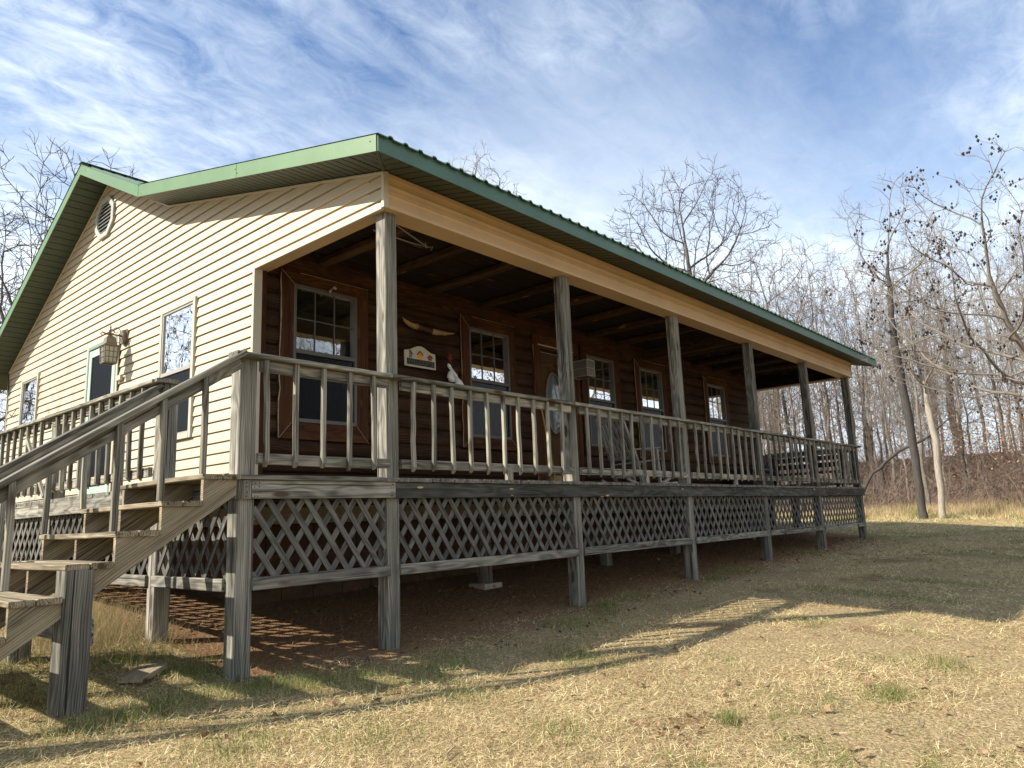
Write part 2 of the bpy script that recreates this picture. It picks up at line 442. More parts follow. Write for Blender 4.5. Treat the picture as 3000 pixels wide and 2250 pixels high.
def lawn():
    N = 900000
    az = R(41) + nr.uniform(-R(50), R(48), N)
    u = nr.uniform(0, 1, N); r0, r1 = 1.6, 34.; k = .62
    r = (r0**k + u * (r1**k - r0**k)) ** (1/k)
    x = CAM[0] + r*np.cos(az); y = CAM[1] + r*np.sin(az)
    keep = (x < 29.5 + nr.uniform(-1, 1, N)) & (y < 12)
    ud = under_deck(x, y)
    edge = (y > -.75 - .5*fbm(x*1.3, y*1.3, 40)) & (x > -.9) & (x < 14)
    keep &= ~(ud & (nr.uniform(0, 1, N) > .13)) & ~(edge & ~ud & (nr.uniform(0, 1, N) > .33))
    bare = fbm(x*1.1, y*1.1, 21)
    keep &= nr.uniform(0, 1, N) < np.clip(1.2 - 1.5*sstep(.52, .70, bare), .12, 1)
    x, y, r = x[keep], y[keep], r[keep]; n = len(x)
    big = 1 + r/7.
    L = nr.uniform(.022, .068, n) * np.sqrt(big); W = nr.uniform(.0011, .0025, n) * big
    tallm = sstep(21, 25, x); L = L * (1 + 2.2 * tallm)
    lift = np.abs(nr.normal(0, .30, n)) + .03 + tallm * .8
    g = fbm(x*1.25, y*1.25, 61); gfar = sstep(19, 22, x) * (1 - sstep(24, 26, x)) * .14
    green = nr.uniform(0, 1, n) < np.clip(sstep(.61, .78, g + gfar) * .6 + .025, 0, .65)
    green &= ~under_deck(x, y)
    s = nr.uniform(0, 1, (n, 1)) ** 1.2
    tone = np.array([.48, .36, .18]) * (1 - s) + np.array([.98, .86, .52]) * s
    br = nr.uniform(0, 1, n) < .20
    tone[br] = tone[br] * np.array([.52, .42, .36])
    pt_ = (.74 + .62 * fbm(x*1.6, y*1.6, 131))[:, None] * (.86 + .32 * fbm(x*.35, y*.35, 171))[:, None]; tone = np.clip(tone * pt_, 0, .98)
    gc = np.array([.09, .14, .03]) * (1 - s) + np.array([.23, .29, .07]) * s
    col = np.where(green[:, None], gc, tone)
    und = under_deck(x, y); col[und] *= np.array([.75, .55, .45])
    lift = np.where(green, lift + .45, lift)
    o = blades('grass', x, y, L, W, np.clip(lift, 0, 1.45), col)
    tag(o, 'dry straw coloured lawn with green patches in front of the porch', 'grass', kind='stuff')
lawn()

def tufts():
    # greener clumps where the yard shows them, and the tall dry clump under the side walkway
    spots = [(-.85, -.55, .5, 900), (-1.9, -.25, .45, 1000), (-2.35, -.35, .4, 1400), (-1.2, -.35, .35, 900), (-.4, -.9, .5, 700), (.1, -.65, .45, 600),
             (2.95, -.25, .14, 420), (2.55, -.5, .3, 420), (3.6, -.15, .3, 520), (1.9, -.55, .4, 500), (5.7, -.2, .22, 420), (6.6, -.1, .5, 700), (9.8, -.1, .4, 500),
             (13.9, -.15, .4, 500), (.2, -3.0, .1, 300), (1.35, -3.6, .22, 500), (2.4, -3.7, .3, 500), (-.7, -2.4, .3, 350), (-1.5, -1.7, .4, 500), (-2.1, -1.3, .35, 600),
             (-1.75, 1.0, .4, 1200), (-1.5, .5, .35, 900), (-2.6, 1.2, .5, 1200), (-1.55, 1.7, .35, 800), (.9, -1.2, .4, 400), (-.55, -1.45, .3, 400), (-2.5, .4, .4, 900)]
    X = []; Y = []; Ls = []; Li = []; Cc = []
    for (cx, cy, rr, n) in spots:
        X.append(nr.normal(cx, rr*.5, n)); Y.append(nr.normal(cy, rr*.4, n))
        Ls.append(nr.uniform(.04, .11, n)); Li.append(nr.uniform(.5, 1.45, n))
        s = nr.uniform(0, 1, (n, 1)); c = np.array([.06, .11, .025])*(1-s) + np.array([.20, .27, .07])*s
        st = nr.uniform(0, 1, n) < .22; c[st] = np.array([.48, .37, .18]); Cc.append(c)
    x = np.concatenate(X); y = np.concatenate(Y)
    o = blades('green_grass', x, y, np.concatenate(Ls), nr.uniform(.0022, .004, len(x)), np.concatenate(Li), np.concatenate(Cc))
    tag(o, 'short green grass tufts growing by the posts and stairs', 'grass', kind='stuff')
    n = 9000
    x = nr.normal(-1.75, .28, n); y = nr.normal(2.1, .5, n); s = nr.uniform(0, 1, (n, 1))
    c = np.array([.30, .21, .10])*(1-s) + np.array([.66, .52, .29])*s
    gm = nr.uniform(0, 1, n) < .18; c[gm] = np.array([.15, .19, .06])
    o = blades('tall_dry_grass', x, y, nr.uniform(.08, .32, n), nr.uniform(.002, .004, n), nr.uniform(.2, 1.35, n), c*.85)
    tag(o, 'clump of long dry bent grass beside the side walkway', 'grass', kind='stuff')
    # weedy strip along the wood
    n = 52000
    x = nr.uniform(23.5, 31, n); y = nr.uniform(-9, 16, n); s = nr.uniform(0, 1, (n, 1))
    c = np.array([.22, .14, .08])*(1-s) + np.array([.58, .45, .27])*s
    o = blades('tall_weeds', x, y, nr.uniform(.12, .55, n), nr.uniform(.006, .013, n), nr.uniform(.7, 1.5, n), c)
    tag(o, 'tall tan weeds along the foot of the wood', 'weeds', kind='stuff')
tufts()

def leaves():
    n = 2400
    az = R(41) + nr.uniform(-R(45), R(45), n); r = 1.8 + nr.uniform(0, 1, n)**1.5 * 17
    x = CAM[0] + r*np.cos(az); y = CAM[1] + r*np.sin(az)
    drift = fbm(x*.8, y*.8, 91) + .25 * under_deck(x, y)
    kp = nr.uniform(0, 1, n) < np.clip(sstep(.48, .72, drift), .12, 1); x, y = x[kp], y[kp]; n = len(x)
    th = nr.uniform(0, 2*np.pi, n); d = np.stack([np.cos(th), np.sin(th), nr.normal(0, .35, n)], 1); d /= np.linalg.norm(d, axis=1)[:, None]
    side = np.stack([-np.sin(th), np.cos(th), nr.normal(0, .4, n)], 1); side /= np.linalg.norm(side, axis=1)[:, None]
    s = nr.uniform(0, 1, (n, 1)); c = np.array([.13, .075, .045])*(1-s) + np.array([.34, .225, .13])*s
    # lobed leaf: fan of quads
    b = MB(); cols = []
    for i in range(n):
        p = Vector((x[i], y[i], float(gz(x[i], y[i])) + .028)); D = Vector(d[i]); Sd = Vector(side[i]); sc = nr.uniform(.010, .032)
        nrm = D.cross(Sd).normalized(); ring = []
        for k in range(10):
            a = 2*math.pi*k/10; rr = sc * (1.15 if k % 2 == 0 else .6)
            ring.append(p + D*(math.cos(a)*rr*1.2) + Sd*(math.sin(a)*rr) + nrm*(math.sin(2*a)*sc*.3))
        b.add([p] + ring, [(0, k+1, (k+1) % 10+1) for k in range(10)]); cols += [c[i]] * 11
    o = b.build('fallen_leaves', M['leaf'])
    at = o.data.attributes.new('col', 'FLOAT_COLOR', 'POINT'); cc = np.ones((len(cols), 4), np.float32); cc[:, :3] = np.array(cols)
    at.data.foreach_set('color', cc.ravel())
    tag(o, 'curled brown leaves fallen on the lawn', 'leaves', kind='stuff')
    b = MB()
    for i in range(260):
        a_ = R(41) + rnd.uniform(-R(45), R(45)); r_ = 1.8 + rnd.random()**1.4 * 13; px, py = CAM[0] + r_*math.cos(a_), CAM[1] + r_*math.sin(a_)
        th_ = rnd.uniform(0, 6.28); L_ = rnd.uniform(.05, .28); z_ = GZ(px, py) + .02
        b.tube([(px, py, z_), (px + math.cos(th_)*L_*.5, py + math.sin(th_)*L_*.5, z_ + rnd.uniform(0, .02)), (px + math.cos(th_+.3)*L_, py + math.sin(th_+.3)*L_, z_)], [rnd.uniform(.0015, .0045), .002, .001], 4)
    o = b.build('twigs', M['bark_grey']); tag(o, 'small dead twigs scattered over the lawn and under the porch', 'twigs', kind='stuff')
    b = MB()
    for i in range(420):
        px = rnd.uniform(-1.2, 13.5); py = rnd.uniform(-.7, 2.2); r_ = rnd.uniform(.006, .028); z_ = GZ(px, py) + r_*.3
        vs = [(px + q[0]*r_*rnd.uniform(.7, 1.3), py + q[1]*r_*rnd.uniform(.7, 1.3), z_ + q[2]*r_*rnd.uniform(.5, .9)) for q in ((1, 0, 0), (0, 1, 0), (-1, 0, 0), (0, -1, 0), (.3, .3, 1), (0, 0, -1))]
        b.add(vs, [(0, 1, 4), (1, 2, 4), (2, 3, 4), (3, 0, 4), (1, 0, 5), (2, 1, 5), (3, 2, 5), (0, 3, 5)])
    o = b.build('pebbles', M['block']); tag(o, 'small clods and stones lying on the bare clay under the porch', 'stones', kind='stuff')
    n = 70000
    x = nr.uniform(27, 55, n); y = nr.uniform(-16, 34, n)
    th = nr.uniform(0, 2*np.pi, n); d = np.stack([np.cos(th), np.sin(th), nr.normal(.1, .5, n)], 1); d /= np.linalg.norm(d, axis=1)[:, None]
    side = np.stack([-np.sin(th), np.cos(th), nr.normal(0, .5, n)], 1); side /= np.linalg.norm(side, axis=1)[:, None]
    s = nr.uniform(0, 1, (n, 1)); c = np.array([.10, .056, .036])*(1-s) + np.array([.36, .25, .17])*s
    o = tri_cloud('leaf_litter', np.stack([x, y, gz(x, y) + .03], 1), d, side, nr.uniform(.07, .16, n), nr.uniform(.05, .12, n), c, M['leaf'], True)
    tag(o, 'brown leaf litter covering the slope of the wood', 'leaf litter', kind='stuff')
leaves()

# ------------------------------------------------------------------ trees
class Tree:
    """bare tree grown towards points spread through its crown volume, limbs thickened by what they carry"""
    def __init__(s, seed, trunk, crown, r0, m=('bark_grey', 'twig'), na=900, step=.3, twigs=3, tw=.006, tl=.45, pods=0, lumps=0, ex=1.4):
        rr = s.r = random.Random(seed); g = np.random.default_rng(seed)
        s.tr = MB(); s.cr = MB(); s.pd = MB(); s.m = m
        c, rad = np.array(crown[:3], float), np.array(crown[3:6], float)
        pts = []
        while len(pts) < na:
            p = g.uniform(-1, 1, 3); q = np.linalg.norm(p)
            if q < 1 and q > .2 * g.uniform() and (q > .5 or g.uniform() < .6): pts.append(c + p * rad)
        A = np.array(pts)
        if lumps:                                    # uneven outline: drop some pockets of the crown
            for k in range(lumps):
                d = g.normal(0, 1, 3); d /= np.linalg.norm(d); o = c + d * rad * .95
                A = A[np.linalg.norm((A - o) / rad, axis=1) > .38]
        T = [Vector(t) for t in trunk]; P = [np.array(T[0])]; par = [-1]
        for a, b in zip(T, T[1:]):
            n = max(1, int((b - a).length / step))
            for i in range(1, n + 1):
                q = a.lerp(b, i / n); par.append(len(P) - 1); P.append(np.array(q) + g.normal(0, .012, 3) * (i < n))
        ntr = len(P)
        best = np.full(len(A), 1e9); bi = np.zeros(len(A), int)
        def upd(i0):
            nonlocal best, bi
            N = np.array(P[i0:])
            for j in range(0, len(N), 400):
                d = np.linalg.norm(A[:, None] - N[None, j:j+400], axis=2); k = d.argmin(1); dm = d[np.arange(len(A)), k]
                w = dm < best; best[w] = dm[w]; bi[w] = i0 + j + k[w]
        upd(max(0, ntr - 3 - int(2.2/step)))
        nc = {}
        for it in range(160):
            if len(A) == 0: break
            i0 = len(P); acc = {}
            for i in range(len(A)):
                k = bi[i]; d = (A[i] - P[k]) / max(best[i], 1e-6)
                acc[k] = acc.get(k, 0) + d
            for k, d in acc.items():
                q = np.linalg.norm(d)
                if q < 1e-3: continue
                nc[k] = nc.get(k, 0) + 1
                if nc[k] > 2: continue
                d = d / q; pd = (P[k] - P[par[k]]) if par[k] >= 0 else np.array([0, 0, 1.]); pd = pd / (np.linalg.norm(pd) + 1e-9)
                d = d * .8 + pd * .5 + g.normal(0, .11, 3) + np.array([0, 0, .06]); d /= np.linalg.norm(d)
                par.append(k); P.append(P[k] + d * step)
            if len(P) > 9000 or len(P) == i0: break
            upd(i0)
            keep = best > step * 1.25
            A, best, bi = A[keep], best[keep], bi[keep]
        n = len(P); ch = [[] for _ in range(n)]
        for i in range(1, n): ch[par[i]].append(i)
        R_ = np.zeros(n); E_ = 2.25
        for i in range(n - 1, -1, -1):
            R_[i] = (sum(R_[c_] ** E_ for c_ in ch[i]) ** (1 / E_)) if ch[i] else tw * 1.25
        k = r0 / R_[ntr // 2]
        fl = lambda r: tw * 1.15 + (r0 - tw) * max(0., (r - tw*1.25) / (R_[ntr // 2] - tw*1.25)) ** ex
        s.P = P
        st = [(0, -1)]
        while st:
            i, p0 = st.pop(); chain = ([p0] if p0 >= 0 else []) + [i]
            while ch[i]:
                cs = sorted(ch[i], key=lambda q: -R_[q]); 
                for q in cs[1:]: st.append((q, i))
                i = cs[0]; chain.append(i)
            rs = [fl(R_[q]) for q in chain]
            if p0 >= 0: rs[0] = min(rs[0], rs[1] * 1.15)
            main = p0 < 0
            if main:
                rs[0] *= 1.5; 
                if len(rs) > 2: rs[1] *= 1.15
                cut = min(len(chain), ntr + 4)
                s.tr.tube([P[q] for q in chain[:cut]], rs[:cut], 10, cap=False)
                if cut < len(chain): s.cr.tube([P[q] for q in chain[cut-1:]], rs[cut-1:], 6, cap=False)
            else:
                mr = max(rs); s.cr.tube([P[q] for q in chain], rs, 7 if mr > .06 else (5 if mr > .02 else 3), cap=False)
        for i in range(ntr, n):
            if R_[i] > tw * 5: continue
            m_ = twigs if not ch[i] else twigs * .45
            cnt = int(m_) + (rr.random() < m_ % 1)
            base = Vector(P[i]); d0 = (base - Vector(P[par[i]])).normalized()
            for _ in range(cnt):
                d = (d0 + Vector((rr.gauss(0, .55), rr.gauss(0, .55), rr.gauss(.12, .45)))).normalized(); L = tl * rr.uniform(.5, 1.25)
                a = base + d * L * .5; d2 = (d + Vector((rr.gauss(0, .25), rr.gauss(0, .25), rr.gauss(.05, .25)))).normalized(); e = a + d2 * L * .5
                s.cr.tube([base, a, e], [tw, tw * .8, tw * .45], 3, cap=False)
                if rr.random() < .5:
                    d3 = (d + Vector((rr.gauss(0, .7), rr.gauss(0, .7), rr.gauss(0, .5)))).normalized(); s.cr.tube([a, a + d3 * L * .4], [tw * .7, tw * .4], 3, cap=False)
                if pods and rr.random() < pods: s.pod(e)
    def rv(s, k): return Vector((s.r.gauss(0, k), s.r.gauss(0, k), s.r.gauss(0, k)))
    def pod(s, p):
        rr = s.r
        for k in range(rr.randint(3, 7)):
            c = p + s.rv(.05); r = rr.uniform(.013, .03)
            vs = [c + Vector(v) * r for v in ((1, 0, 0), (-1, 0, 0), (0, 1, 0), (0, -1, 0), (0, 0, 1.5), (0, 0, -1.5))]
            s.pd.add(vs, [(0, 2, 4), (2, 1, 4), (1, 3, 4), (3, 0, 4), (2, 0, 5), (1, 2, 5), (3, 1, 5), (0, 3, 5)])
    def make(s, loc, label, cat, rot=0, scale=1, group=None, name='bare_tree'):
        root = empty(name, (loc[0], loc[1], GZ(loc[0], loc[1]) if len(loc) < 3 else loc[2]), label, cat, group)
        s.parts = []
        z = Vector((0, 0, 0))
        a = s.tr.build('trunk', M[s.m[0]], root, z); b = s.cr.build('crown', M[s.m[1]], root, z)
        if s.pd.v: s.pd.build('seed_clusters', M['pod'], root, z)
        root.rotation_euler = (0, 0, rot); root.scale = (scale,) * 3
        s.root = root
        return root

def copy_tree(root, loc, rot, scale, label, group=None, lean=0.):
    r = root.copy(); COL.objects.link(r)
    r.location = (loc[0], loc[1], GZ(loc[0], loc[1])); r.rotation_euler = (lean, 0, rot); r.scale = (scale, scale, scale)
    r['label'] = label
    if group: r['group'] = group
    elif 'group' in r: del r['group']
    for ch in root.children:
        c = ch.copy(); COL.objects.link(c); c.parent = r
    return r

TG = 'bare trees of the wood behind the yard'
TL = 'bare winter tree among many in the wood beyond the yard'
def trees():
    # named trees
    Tree(3, [(0, 0, -.3), (.1, 0, 2.0), (.0, .1, 3.6)], (0, 0, 7.0, 3.9, 3.9, 4.6), .20, ('bark_dark', 'twig_dark'), 1150, .32, 3, .009, .45, pods=.0, lumps=6).make((2.9, 18.6), 'dark bare tree behind the steep green gable edge at the left', 'tree', rot=.6)
    Tree(4, [(0, 0, -.3), (.1, 0, 1.4), (.2, .1, 2.6)], (0, 0, 4.7, 2.8, 2.8, 3.1), .13, ('bark_dark', 'twig_dark'), 650, .30, 3, .008, .4, lumps=4).make((.2, 15.2), 'lower dark bare tree at the left edge beside the back corner of the house', 'tree')
    Tree(5, [(0, 0, -.3), (.1, 0, 8.), (.3, .2, 16.5)], (0, 0, 20.6, 3.0, 3.0, 3.6), .24, ('bark_grey', 'twig'), 520, .36, 2.5, .010, .5, lumps=5).make((28.9, 25.8), 'bare tree whose top twigs show above the middle of the roof', 'tree')
    Tree(8, [(0, 0, -.3), (.15, .05, 5.), (0, .2, 10.3)], (.2, 0, 14.6, 4.6, 4.6, 4.1), .27, ('bark_dark', 'twig_mid'), 1050, .36, 3, .010, .55, lumps=5).make((31.7, 12.6), 'big bare tree with several upswept limbs above the eave', 'tree', rot=1.)
    Tree(14, [(0, 0, -.3), (.2, .05, 4.), (0, .2, 7.)], (0, 0, 10.2, 3.6, 3.6, 3.9), .18, ('bark_grey', 'twig'), 700, .36, 3, .009, .5, lumps=5).make((35., 9.9), 'bare round crowned tree right of the big upswept one', 'tree', rot=2)
    Tree(22, [(0, 0, -.3), (-.15, .1, 1.5), (-.5, .3, 2.7)], (-.9, .6, 5.3, 3.3, 3.3, 2.7), .13, ('bark_grey', 'twig'), 900, .24, 2.6, .0042, .32, pods=.2, lumps=5, ex=1.1).make((13.7, -4.05), 'near pale tree hung with dark seed clusters at the right', 'tree', rot=0)
    Tree(31, [(0, 0, -.3), (.1, .05, 3.), (-.05, .15, 6.), (.1, .1, 8.)], (0, 0, 8.2, 2.2, 2.2, 3.9), .125, ('bark_dark', 'twig'), 480, .32, 2.5, .007, .45, lumps=4).make((22.2, .75), 'tall straight dark trunk standing right of the porch end', 'tree')
    Tree(33, [(0, 0, -.3), (.1, -.1, 2.5), (.3, .1, 4.6)], (.2, 0, 6.3, 1.9, 1.9, 2.6), .10, ('bark_pale', 'twig'), 330, .30, 2.5, .006, .4, lumps=4).make((22.6, .30), 'paler thin trunk close beside the tall dark trunk', 'tree')
    Tree(37, [(0, 0, -.3), (.0, .0, .6), (.3, -.55, 1.6), (.6, -1.4, 2.3), (.8, -2.3, 2.7)], (1., -3.1, 3.3, 1.3, 1.6, 1.1), .055, ('bark_dark', 'twig_brown'), 170, .25, 2, .006, .4).make((23.6, 3.1), 'dark thin tree arching over to the right behind the last porch post', 'tree')
    # wood
    def fk(seed, H, r, m, w, na): return Tree(seed, [(0, 0, -.3), (.1, .1, H*.2), (-.05, .15, H*.30)], (0, 0, H*.57, w, w, H*.44), r*.8, m, int(na*1.25), .40, 4.6, .0068, .62, lumps=2)
    kinds = [fk(41, 16, .15, ('bark_grey', 'twig'), 2.3, 420), fk(43, 14, .12, ('bark_dark', 'twig_brown'), 2.0, 380), fk(47, 12, .11, ('bark_pale', 'twig'), 2.2, 360),
             fk(53, 17, .17, ('bark_dark', 'twig'), 2.5, 440), fk(59, 9, .07, ('bark_grey', 'twig_brown'), 1.7, 260)]
    pts = []
    rr = random.Random(99); tries = 0
    while len(pts) < 285 and tries < 9000:
        tries += 1
        if rr.random() < .72: x = rr.uniform(25.5, 58); y = rr.uniform(-9, 36)
        else: x = rr.uniform(-12, 40); y = rr.uniform(27, 52)
        if x < 29 and rr.random() < .35: continue
        if min([math.hypot(x-a, y-b) for a, b in pts] + [9]) < .9: continue
        if math.hypot(x-22.2, y-.7) < 1.5: continue
        pts.append((x, y))
    roots = []
    for i, (x, y) in enumerate(pts):
        k = i % 5
        el = .25 + .10 * math.sin(x*.7 + y*.3) + rr.uniform(-.05, .05)     # keeps the far crowns at the height the sky shows
        dist = math.hypot(x + 4.2, y + 5.2)
        Hk = (16, 14, 12, 17, 9)[k]
        h = el * dist + .0 - (GZ(x, y) + .4)
        sc = min(max(h / Hk, .45), 1.15)
        if k < len(roots) or i >= 5:
            copy_tree(roots[k], (x, y), rr.uniform(0, 6.28), sc, TL, TG)
        else:
            roots.append(kinds[k].make((x, y), TL, 'tree', rr.uniform(0, 6.28), sc, TG))
    # trees that the windows mirror and that shade the end wall, left of and behind the viewer
    copy_tree(roots[2], (-11.2, 15.3), 1., 1.02, 'bare tree off the left end of the house casting its shade on the siding')
    copy_tree(roots[0], (-9.5, 23.5), 2., 1.1, 'bare tree behind the back corner of the house mirrored in the side windows')
    for i, (x, y, sc) in enumerate([(-17, -3, .9), (-19, 3, 1.), (-16, -11, 1.), (-7, -21, 1.), (2, -24, 1.1), (9, -22, 1.), (-22, 8, 1.1), (16, -24, 1.), (-12, -17, .9), (24, -22, 1.1), (-24, -3, 1.2), (19, -17, 1.), (25, -16, .9), (31, -18, 1.), (36, -16, 1.1), (29, -24, 1.2), (42, -20, 1.2), (38, -26, 1.1), (13, -19, 1.), (48, -17, 1.), (21, -26, 1.2)]):
        copy_tree(roots[i % 5], (x, y), i * 1.3, sc, 'bare tree standing across the yard behind the viewer', 'bare trees across the yard')
    # undergrowth: thin stems and brambles
    b = MB(); n = 0
    for i in range(6000):
        x = rr.uniform(25.2, 44); y = rr.uniform(-9, 20)
        if rr.random() > .4 + .6 * float(vnoise(x*.5, y*.5, 77)): continue
        p = Vector((x, y, GZ(x, y) - .05)); d = Vector((rr.gauss(0, .35), rr.gauss(0, .35), 1)).normalized()
        L = rr.uniform(.5, 2.6) * (1 if rr.random() < .75 else 2.1); pts_ = [p.copy()]
        for q in range(4):
            d = (d + Vector((rr.gauss(0, .2), rr.gauss(0, .2), -.02))).normalized(); p = p + d * L/4; pts_.append(p.copy())
        b.tube(pts_, [.008, .007, .006, .005, .003], 3, cap=False, smooth=False)
        for q in range(6):
            a = pts_[rr.randint(1, 4)]; e = a + Vector((rr.gauss(0, .3), rr.gauss(0, .3), rr.uniform(-.05, .4)))
            b.tube([a, a.lerp(e, .5) + Vector((0, 0, .05)), e], [.004, .0035, .002], 3, cap=False, smooth=False)
    o = b.build('undergrowth', M['twig_brown'])
    tag(o, 'tangle of thin bare brush under the trees of the wood', 'undergrowth', kind='stuff')
    # clinging dry beech leaves
    n = 2600
    c0 = np.array([[24.5, -2.4, 1.6], [25.5, -1.2, 1.9], [26.5, -3.5, 1.5], [38, 9.5, 4.5], [30, 12.8, 3.2]])[nr.integers(0, 5, n)]
    p = c0 + nr.normal(0, 1, (n, 3)) * np.array([1.2, 1.4, .45])
    th = nr.uniform(0, 2*np.pi, n); d = np.stack([np.cos(th), np.sin(th), nr.normal(-.3, .5, n)], 1); d /= np.linalg.norm(d, axis=1)[:, None]
    side = np.stack([-np.sin(th), np.cos(th), nr.normal(0, .5, n)], 1); side /= np.linalg.norm(side, axis=1)[:, None]
    s = nr.uniform(0, 1, (n, 1)); c = np.array([.22, .11, .05])*(1-s) + np.array([.55, .34, .17])*s
    o = tri_cloud('clinging_leaves', p, d, side, nr.uniform(.05, .09, n), nr.uniform(.03, .05, n), c, M['leaf'], True)
    tag(o, 'dry orange leaves still clinging to low twigs in the wood', 'leaves', kind='stuff')
trees()

# ------------------------------------------------------------------ the house
XL, XR, YF, D, YB = -.069, 13.73, -.069, 2.266, 11.37
HB = 2.528                                   # underside of the porch beam
FB = [(-.5, 2.773), (4.568, 4.034), (6.82, 5.153), (11.86, 2.507)]     # lower edge of the fascia (y, z)
FT = [(-.5, 2.935), (4.52, 4.189), (6.82, 5.324), (11.86, 2.67)]       # upper edge
OX0, OX1 = -.49, 14.151
def pl(P, y):
    for (a, b), (c, d) in zip(P, P[1:]):
        if y <= c: return b + (d - b) * (y - a) / (c - a)
    return P[-1][1]
def ymin_at(z):
    if z < HB: return D
    if z <= pl(FB, YF) + .01: return YF
    if z <= 4.044: return YF + (z - pl(FB, YF) - .01) / ((4.034 - 2.773) / 5.068)
    return min(6.82, 4.568 + (z - 4.044) / ((5.153 - 4.034) / 2.252))
def ymax_at(z):
    zb = pl(FB, YB) + .01
    return YB if z <= zb else max(6.82, YB - (z - zb) / (2.646 / 5.04))

house = empty('house', (XL, D, -1.2), 'cream sided and log fronted house with a green metal roof', 'house')

def strips(b, prof, lo, hi, place, holes):
    """prof: list of (z, out) going up; place(y_or_x, z, out)->xyz; holes: (a0, a1, z0, z1)"""
    zs = []
    for (z0, o0), (z1, o1) in zip(prof, prof[1:]):
        cuts = sorted({z0, z1} | {q for h in holes for q in h[2:4] if z0 < q < z1} | {q for q in (HB, 4.044, pl(FB, YF)+.01) if z0 < q < z1})
        if z1 - z0 < 1e-6: cuts = [z0, z1]
        for a, c in zip(cuts, cuts[1:]) if len(cuts) > 1 else [(z0, z1)]:
            t0 = (a - z0) / (z1 - z0) if z1 > z0 + 1e-9 else 0; t1 = (c - z0) / (z1 - z0) if z1 > z0 + 1e-9 else 1
            zm = (a + c) / 2
            segs = [((lo(a + 1e-6), lo(c - 1e-6)), (hi(a + 1e-6), hi(c - 1e-6)))]
            for (h0, h1, hz0, hz1) in holes:
                if hz0 < zm < hz1:
                    new = []
                    for (l, h) in segs:
                        if l[0] < h0 < h[0] or l[0] < h1 < h[0]:
                            if l[0] < h0: new.append((l, (h0, h0)))
                            if h1 < h[0]: new.append(((h1, h1), h))
                        else: new.append((l, h))
                    segs = new
            for (l, h) in segs:
                if h[0] - l[0] < 1e-4 and h[1] - l[1] < 1e-4: continue
                A, B, C_, D_ = place(l[0], a, o0 + (o1-o0)*t0), place(h[0], a, o0 + (o1-o0)*t0), place(h[1], c, o0 + (o1-o0)*t1), place(l[1], c, o0 + (o1-o0)*t1)
                b.quad(A, B, C_, D_, [(l[0], a, 0), (h[0], a, 0), (h[1], c, 0), (l[1], c, 0)])

C5 = .1258
def lap_profile(z0, z1):
    k0 = math.floor((z0 - 2.4919) / C5); out = []
    z = 2.4919 + k0 * C5
    while z < z1:
        for dz, o in ((0, .022), (.018, .021), (C5-.015, .004), (C5-.015, -.010), (C5, -.010)):
            out.append((z + dz, o))
        z += C5
    out = [(max(min(q, z1), z0), o) for q, o in out]
    return out
SIDE_HOLES = [(3.68, 4.555, .79, 2.47), (6.08, 7.12, .0, 2.43), (9.58, 10.40, 1.60, 2.42)]
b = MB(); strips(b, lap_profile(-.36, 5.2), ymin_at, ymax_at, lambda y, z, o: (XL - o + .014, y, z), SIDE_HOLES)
kk = -18
while kk < 20:                                  # panel end laps, one every second course
    zz = 2.4919 + kk * C5
    for ys in (rnd.uniform(2.6, 5.4), rnd.uniform(6.2, 9.0), rnd.uniform(9.2, 11.0)):
        if ymin_at(zz + .26) + .1 < ys < ymax_at(zz + .26) - .1 and not any(h[0]-.1 < ys < h[1]+.1 and h[2]-.3 < zz < h[3]+.1 for h in SIDE_HOLES):
            for q in (0, C5): b.add([(XL-.0095, ys, zz+q+.001), (XL-.0095, ys+.004, zz+q+.001), (XL+.0075, ys+.004, zz+q+C5-.016), (XL+.0075, ys, zz+q+C5-.016), (XL-.006, ys-.002, zz+q), (XL+.012, ys-.002, zz+q+C5-.016)], [(0, 1, 2, 3), (0, 3, 5, 4)])
    kk += 2
b.build('siding', M['siding'], house)
b = MB(); strips(b, lap_profile(-.36, 5.2), ymin_at, ymax_at, lambda y, z, o: (XR + o - .012, y, z), [])
b.build('siding', M['siding'], house)
b = MB(); strips(b, lap_profile(-.36, pl(FB, YB) + .02), lambda z: XL, lambda z: XR, lambda x, z, o: (x, YB + o - .012, z), [])
b.build('siding', M['siding'], house)
b = MB(); strips(b, lap_profile(-.36, -.03), lambda z: XL, lambda z: XR, lambda x, z, o: (x, D + .02 - o, z), [])
b.build('siding', M['siding'], house)
# foundation
b = MB()
for (x0, y0, x1, y1) in ((XL+.02, D+.05, XR-.02, D+.05), (XL+.02, YB-.05, XR-.02, YB-.05), (XL+.02, D+.05, XL+.02, YB-.05), (XR-.02, D+.05, XR-.02, YB-.05)):
    L = math.hypot(x1-x0, y1-y0); n = max(1, int(L/.4)); zz = -2.0; r = 0
    ux, uy = (x1-x0)/L, (y1-y0)/L
    while zz < -.37:
        z2 = min(zz + .19, -.36)
        for i in range(n + 1):
            s0 = max(0, (i - .5*(r % 2)) * L/n) + .006; s1 = min(L, (i + 1 - .5*(r % 2)) * L/n) - .006
            if s1 - s0 < .03: continue
            b.beam((x0+ux*s0, y0+uy*s0, (zz+z2)/2), (x0+ux*s1, y0+uy*s1, (zz+z2)/2), .1 + rnd.uniform(0, .006), z2-zz-.012, ch=.01)
        zz += .19; r += 1
    b.beam((x0, y0, -1.2), (x1, y1, -1.2), .06, 1.66)
b.build('foundation', M['block'], house)
